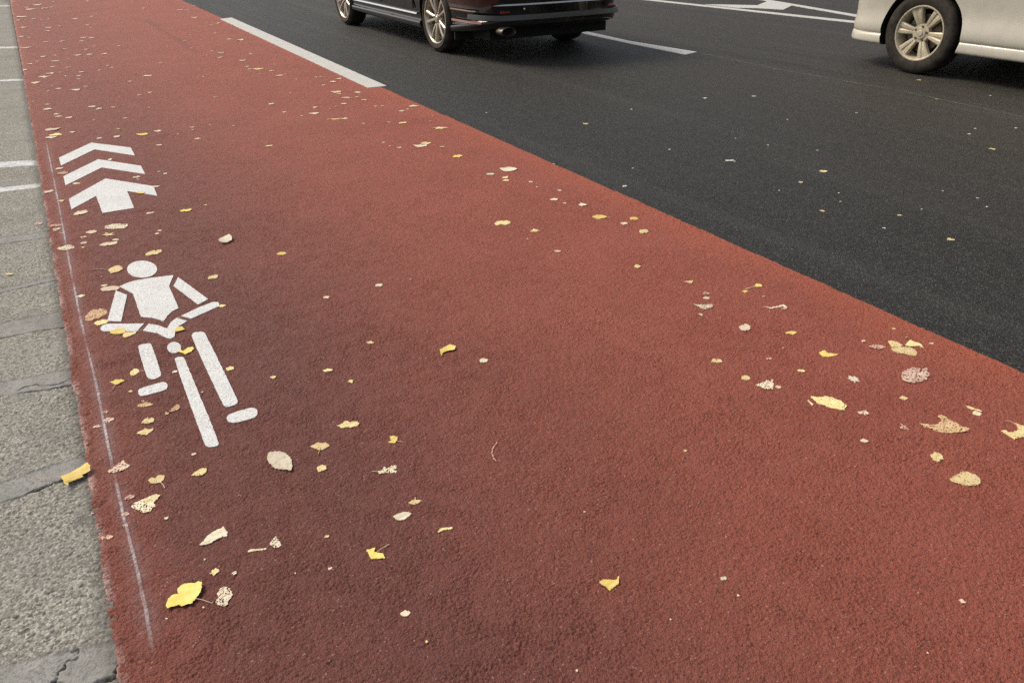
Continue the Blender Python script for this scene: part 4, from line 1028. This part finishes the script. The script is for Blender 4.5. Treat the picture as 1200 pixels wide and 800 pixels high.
leaf(453, 549.5, 24, 10, label='ragged pale yellow leaf with a thin stem to the left', col='creamlace', rag=0.03, px=Q([(812, 412), (850, 400), (858, 376), (880, 395), (905, 372), (940, 368), (942, 390), (915, 398), (942, 410), (938, 424), (880, 420), (820, 428)]), stem=Q([(815, 415), (795, 414), (775, 414)]))
leaf(486, 587, 16, 8, label='small golden diamond leaf above the cream oval', col='gold', rag=0.02, px=Q([(1020, 622), (1045, 605), (1062, 600), (1065, 583), (1070, 600), (1112, 606), (1085, 625), (1055, 634)]))
leaf(471, 604, 22, 10, label='cream pointed oval leaf below the golden diamond leaf', col='cream', rag=0.02, px=Q([(915, 715), (940, 698), (980, 683), (1010, 682), (1042, 692), (1025, 712), (990, 735), (950, 738)]))
leaf(440.5, 648, 21, 12, label='yellow jagged leaf with a forked stem in the lower middle', col='yellow', rag=0.03,
     px=Z([(370, 755), (400, 745), (395, 760), (425, 765), (432, 782), (385, 783)], 2.857, 300, 380), stem=Z([(405, 762), (425, 748), (446, 736)], 2.857, 300, 380))
leaf(523, 619, 17, 4, 'twig', 'gold', 'slim golden sliver right of the yellow jagged leaf', px=Z([(608, 692), (622, 680), (656, 678), (657, 684), (628, 687), (612, 696)], 2.857, 300, 380))
leaf(524.5, 410, 19, 13, label='yellow folded leaf standing out alone in mid lane', col='yellow', up=0.003, curl=0.008, rag=0.03,
     px=Z([(616, 88), (635, 76), (650, 68), (668, 76), (666, 88), (640, 90), (625, 98), (620, 108)], 2.857, 300, 380))
leaf(567, 422, 11, 5.5, 'oval', 'cream', 'small cream oval right of the yellow folded leaf')
leaf(411, 447, 8.5, 6, 'torn', 'gold', 'small golden scrap alone between the cyclist and the folded leaf')
leaf(579, 530, 8, 24, label='thin curved dry twig in the middle of the lane', col='pink', px=[(582.5, 517.5), (579, 521), (576.2, 526), (575.8, 532), (578, 537), (581, 540.6), (581.8, 539.8), (579.2, 536), (577.2, 531.5), (577.6, 526.5), (580, 522), (583.2, 518.3)], rag=0.0)
leaf(714, 684, 23, 16, label='yellow torn triangular leaf alone in the lower middle', col='yellow', rag=0.02, up=0.001, px=Z([(208, 405), (225, 395), (255, 398), (275, 396), (283, 384), (284, 410), (265, 425), (248, 440), (235, 425), (215, 415)], 3.333, 640, 560))
leaf(803, 527.5, 8, 8, 'torn', 'gold', 'small golden crumb alone right of the lane centre')
leaf(1098, 535, 15, 8, 'lobes', 'gold', 'small golden crooked scrap above the golden oval leaf')
leaf(1012, 483, 15, 7, 'torn', 'lace', None); leaf(1059, 500, 14, 8, 'torn', 'pink', None)
leaf(595.7, 198.3, 21, 5.5, 'lens', 'cream', 'cream oval leaf, largest of those near the asphalt halfway along')
leaf(588.5, 261, 18, 5.5, 'lobes', 'gold', 'golden crooked leaf left of the winged one in mid lane')
leaf(627, 270, 19, 5, 'star', 'gold', 'golden winged leaf right of the crooked one in mid lane')
leaf(702.5, 254, 17, 5.5, 'lens', 'yellow', 'yellow leaf with a short pale stem near the asphalt', stem=[(709, 255), (714, 255.3)])
leaf(743, 256, 11, 7, 'oval', 'yellow', 'bright yellow stubby leaf closest to the asphalt seam halfway along')
leaf(754.5, 271, 11, 4.5, 'lobes', 'gold', 'golden scrap just below the stubby yellow leaf')
leaf(516, 150, 18, 4.2, 'star', 'gold', 'golden winged leaf near the seam past the broad white dash')
leaf(537, 183, 19, 6.5, 'star', 'yellow', 'yellow ragged leaf, nearest of the bunch past the white dash')
leaf(499, 168, 12, 3.6, 'lens', 'gold', 'golden slim leaf overlapping a paler one past the white dash')
leaf(492, 170.8, 17, 3.0, 'lens', 'pale', 'paler slim leaf under the golden one past the white dash')
leaf(166.5, 157.5, 14, 4.6, 'lens', 'yellow', 'yellow oblong leaf just beyond the right end of the far chevron')
leaf(302.5, 81, 12, 3.4, 'lens', 'gold', None)
leaf(404.5, 114.6, 10, 5, 'oval', 'tan', 'tan round leaf near the front end of the broad white dash')
leaf(391, 140, 13, 4, 'twig', 'gold', None); leaf(394, 108, 12, 3.2, 'lens', 'gold', None)
leaf(62, 151.5, 15, 4.2, 'lobes', 'pale', 'pale crumpled leaf beyond the far end of the chalk line')
leaf(65, 158, 14, 3, 'lens', 'gold', None)

SMALL = {
 'pale': [(60,161,10,2),(84.5,155,10,2),(137,160,8,2.6),(116.5,162,6,2),(138.5,151,8,2.6),(117,127.3,12,2.8),(134,125.7,8,2.4),(146.5,138.5,5,2.5),(110,140.8,4,2),(107.5,125,9,1.6),
   (66,133.8,8,2),(68.5,136.5,8,2),(80.5,137.8,7,2),(56,128,10,2.6),(55,122.5,9,2.2),(39,119,6,2.2),(88,105.5,12,2.4),(100,101.5,6,1.6),(68.5,104,6,2),(56,107,6,2),
   (42,97,10,2.8),(52,90,14,3),(58,86.3,9,2),(70,84.8,5,1.8),(76,89.5,5,1.5),(92,89,5.5,2.5),(91.5,92.5,6,1.4),(96,84.5,7,2),(80,79,6,2.2),(30,82,6,2),(34.5,75,7,2),(43.5,72,9,1.6),(64,71.8,10,2.2),(72.5,73.5,4,1.4),
   (80,69,6,1.6),(90,65,10,2.2),(106,64,8,3),(122,63.5,9,1.6),(41.5,64,4.5,2),(51.5,66.5,8,1.6),(64,65,5,1.6),(126.5,77,6,2),(130.5,79.5,4,1.4),(117,82.5,5,1.3),(102,58,5,2),(75,57.5,8,1.6),(111,54.3,4.5,1.4),(140.5,54,7,2.2),
   (31,56,14,2.4),(73,48.5,7,2.6),(95,48.3,8,1.4),(107.5,44.5,7,1.8),(98,44.3,7,1.2),(35,44.5,6,1.6),(26,43,7,2.6),(37,39.5,5,2),(29,32.5,10,2.6),(57,32.5,9,1.6),(70,30.5,6,1.6),(50,30,4,2.4),(55,27,4,2),(103.5,29.3,5,2),(107.5,32.7,5,2),(111,28.7,4,1.4),
   (87,22.3,9,2),(57.5,22.5,5,2),(22,24,8,2.2),(25,20,12,1.6),(48,23,4,1.5),(40,22.5,6,1.5),(107.5,19.5,6,1.6),(112,17,4,1.2),(53,10,8,1.6),(37,11,10,1.6),(61,8.5,5,1.5),(62,2.5,5,1.6),(42,6,9,1.4),(30,9,6,1.3),(154,3,4,1.5),(168,9.8,7,2),(174,3,4,2),(101,1.6,5,1.5),
   (211,12,8,2.4),(219,12,5,1.5),(222,14.5,4,1.5),(228,20.8,8,2),(227,7,5,2),(247.5,30,7,2),(257,27.5,6,1.5),(252.5,39,5,2),(227,36,3.5,2),(231.5,42.5,3.5,2),(235,47,4,1.5),(223,41,4,2),(223.5,56.5,4.5,2),(248,60,5,2),(259,62,7,2),(258.5,67.5,7,2),(284,71,7,2),(268,46.2,9,1.5),(281.5,47,7,1.5),(294,63.3,7,2),(290,78,5,2),(187.5,73.5,5,1.5),(172.5,89,9,2.4),(152,95.5,6,1.5),(293,81,6,1.4),
   (322,75.5,4.5,2),(318.5,83,5,2),(304,86.5,5,2),(327.5,88.7,7,2),(334.5,86.7,4,1.5),(347.5,93,4.5,2),(376,90,6,2.2),(370,90.5,5,1.5),(390,96,7,2.4),(397,92.3,7,1.5),(379.5,100,5,2),(397,110,5,2),(410,115,7,2),(418.5,108.5,8,2.4),(417.5,113.8,6,2),(427,117,9,2),(403,121.8,7,2),(340.5,108.5,4,1.6),(318,121.8,7,2),(333.5,131.3,6,2.4),(369,125.8,12,2),(368,133,11,2.4),(353.5,136,4.5,2),(403.5,139,8,2.4),(426,144.7,5,2),(394,124.5,3,1.5),
   (485,124.5,12,2),(471,130,7,3.5),(478,128,6,2),(448.5,124,5,1.8),(440,124.5,4,1.8),(472,144,8.5,3),(456,143,5.5,2.4),(449,167,4.5,2),(457,171,4,2),(468,173,8,2.8),(518,172,9,2.4),(507,135.5,3.5,2),(504,142,2.5,3),
   (163,111.5,7,1.6),(175.5,108.5,9,1.8),(174.5,126,3.5,2),(184.5,153.5,8,2.6),(185.5,170,9,2),(224.5,149,9,2.8),(226,152,5,1.5),(209,157,3.5,2.4),(231,162.5,9,2.2),(246,146,3.5,2.4),(252,114,4.5,2.4),(273.5,147.5,5,1.5),
   (129,187,9,2.4),(69.5,197.5,7,2),(89.5,215,11,2.6),(186,201,6,1.6),(193,203.3,7,2),(159.5,207.5,8,1.8),(162,210,5,2),(182,218.5,9,1.6),(176,249.5,8,2.2),(72,235,7,2),(57,224.5,9,3),(188,269.8,7,3),(184,273.5,5,2),(97,289.8,5,1.6),(119,324,2.4,2),(240.5,240.2,4.5,1.6),
   (575,204,11,3),(592,208,7,2.6),(593,211.3,8,2.4),(622,213,8,2.8),(629,219,5,2.4),(655,223,7,3),(649,233.5,10,2.8),(662,238,6,2),(683,240,10,3.4),(731.5,261.5,9,3),(618,279.5,3,1.6),(653.5,294,8,4),(747,312,8,3.6),(315,171,8,3),(382,348,12,4.5),(444,334,8,3.4),(481,327,3,1.6),
   (434,401,9,3),(384,433.5,12,3.6),(320,441.5,7,3.4),(237,459,3.4,4),(205,435,5,4.4),(195,606.5,7,4.4),(227,531.7,5.5,2.6),(240,655,4,4),(195,724,3.4,3),(238,711,4,4),(346,671,3,2.4),(387,665.5,7,4.2),(475,718,12,11),(500,751,4,6.5),(685,599,3.6,5.5),(848,677,7.4,4.2),(865,697,4,3),(786,725,3,3),(1128,704,10,5.5),(1087,764,3,2.6),(676,785,5.5,3.6),(1013,516,10,4),(1059,466,9,4.2),(1048,385,7,2.4),(1012,399,6,3),(1092,402,7,2.4),(939,434,9,3.6),(918,407,2.5,1.4)],
 'pink': [(62,78.5,6,1.3),(61,101,5,1.6),(53.5,49.3,5,1.5),(64,41.5,4,1.4),(55,36.5,6,1.4),(45,262,9,3),(98,277.5,8,2.4),(73.5,203,12,3.4),(72,273,6,2),(65,264,12,3),(147,602,9,4.6),(125,629,15,6),(152,582,9,6),(147,615,7,3),(124,482,10,5),(1028,406,20,5),(167.5,469.5,6,2.4),(210,372,4,2),(895,347,6,2.6),(901,420,7,2.2),(386,128,4,1.3),(216,48,4,1.2),(243,65,3.4,2),(238,90,5,1.5)],
 'gold': [(152.5,458.5,7,4.2),(1077,94,9,2.8),(1162.5,174.5,11,4.6),(965,200.5,10,3.8),(1054,252,7,3.8),(1114.5,280.5,11,3.4),(964,247,8,3.2),(938.5,213.5,6,2.8),(10,321,12,2.6),(687,145,8,1.8),(1098,116,5,1.6)],
 'white': [(1003.5,132,4.2,2.8),(883,113,9,1.5),(923,140,3,1.8),(1136,157,4.5,1.6),(1143,150.5,5,1.6),(1190.5,150,3.4,2.2),(983,226,3.4,2.2),(1161,112,4.4,1.8),(855,188,11,1.5),(861,189,3,2),(900,170,3,1.8),(958,176,3,2),(1036,267,4.5,2),(1105,223.5,3.2,2),(1146,232,4.5,1.6),(1156,242,3,2),(1080,245,2.6,2),(570,132,3,3),(732,218,5.4,2.4),(785,175,4,2),(649,192,3,2),(742,197,3,2),(826,115,5,1.4),(862,162,3,1.6),(108,601,3.6,7),(1062,395,3,2),(740,128,4,1.2),(985,236,3,1.8),(913,223,2.6,1.8)]}
kinds = ['lens', 'torn', 'lobes', 'lens', 'star', 'torn']
ROWS = [(c_, r_) for c_, rows in SMALL.items() for r_ in rows]
n_leaf = sum(1 for o in COL.objects if o.get('category') == 'leaf') + sum(1 for c_, r_ in ROWS if c_ != 'white')
tiny = sorted([r_ for c_, r_ in ROWS if c_ in ('pale', 'pink') and r_[1] < 250], key=lambda r_: r_[2] * r_[3])[:max(0, n_leaf - 298)]
tiny = set(tiny)
for i, (c_, (u, v, w, h)) in enumerate(ROWS):
    cc = c_
    if c_ == 'pale': cc = RND.choice(['pale', 'pale', 'cream', 'pale', 'gold' if v > 100 else 'pale'])
    leaf(u, v, w, h, RND.choice(kinds) if w > 4.5 else 'torn', cc, litter=(u, v, w, h) in tiny)
lit = bm_obj('leaf_litter', LITTER, LM['pale'], None, smooth=60)
tag(lit, 'tiny pale crumbs of leaf strewn far up the red lane', 'leaf litter', kind='stuff')
from collections import defaultdict
same = defaultdict(list)
for p in PENDING: same[p[1]].append(p)
for lab, ps in same.items():
    ps.sort(key=lambda p: -p[3])
    for i, (o, _, u, v, what) in enumerate(ps):
        t = lab
        if 1 < len(ps) <= 9: t = ['first ', 'second ', 'third ', 'fourth ', 'fifth ', 'sixth ', 'seventh ', 'eighth ', 'ninth '][i] + lab
        while len(t.split()) > 16: t = ' '.join(t.split()[:-1])
        o['label'] = t
        o['group'] = 'stone chips on the asphalt' if what == 'stone chip' else 'fallen leaves'
print('LEAVES', n_leaf, [(k, len(x)) for k, x in same.items() if len(x) > 5])
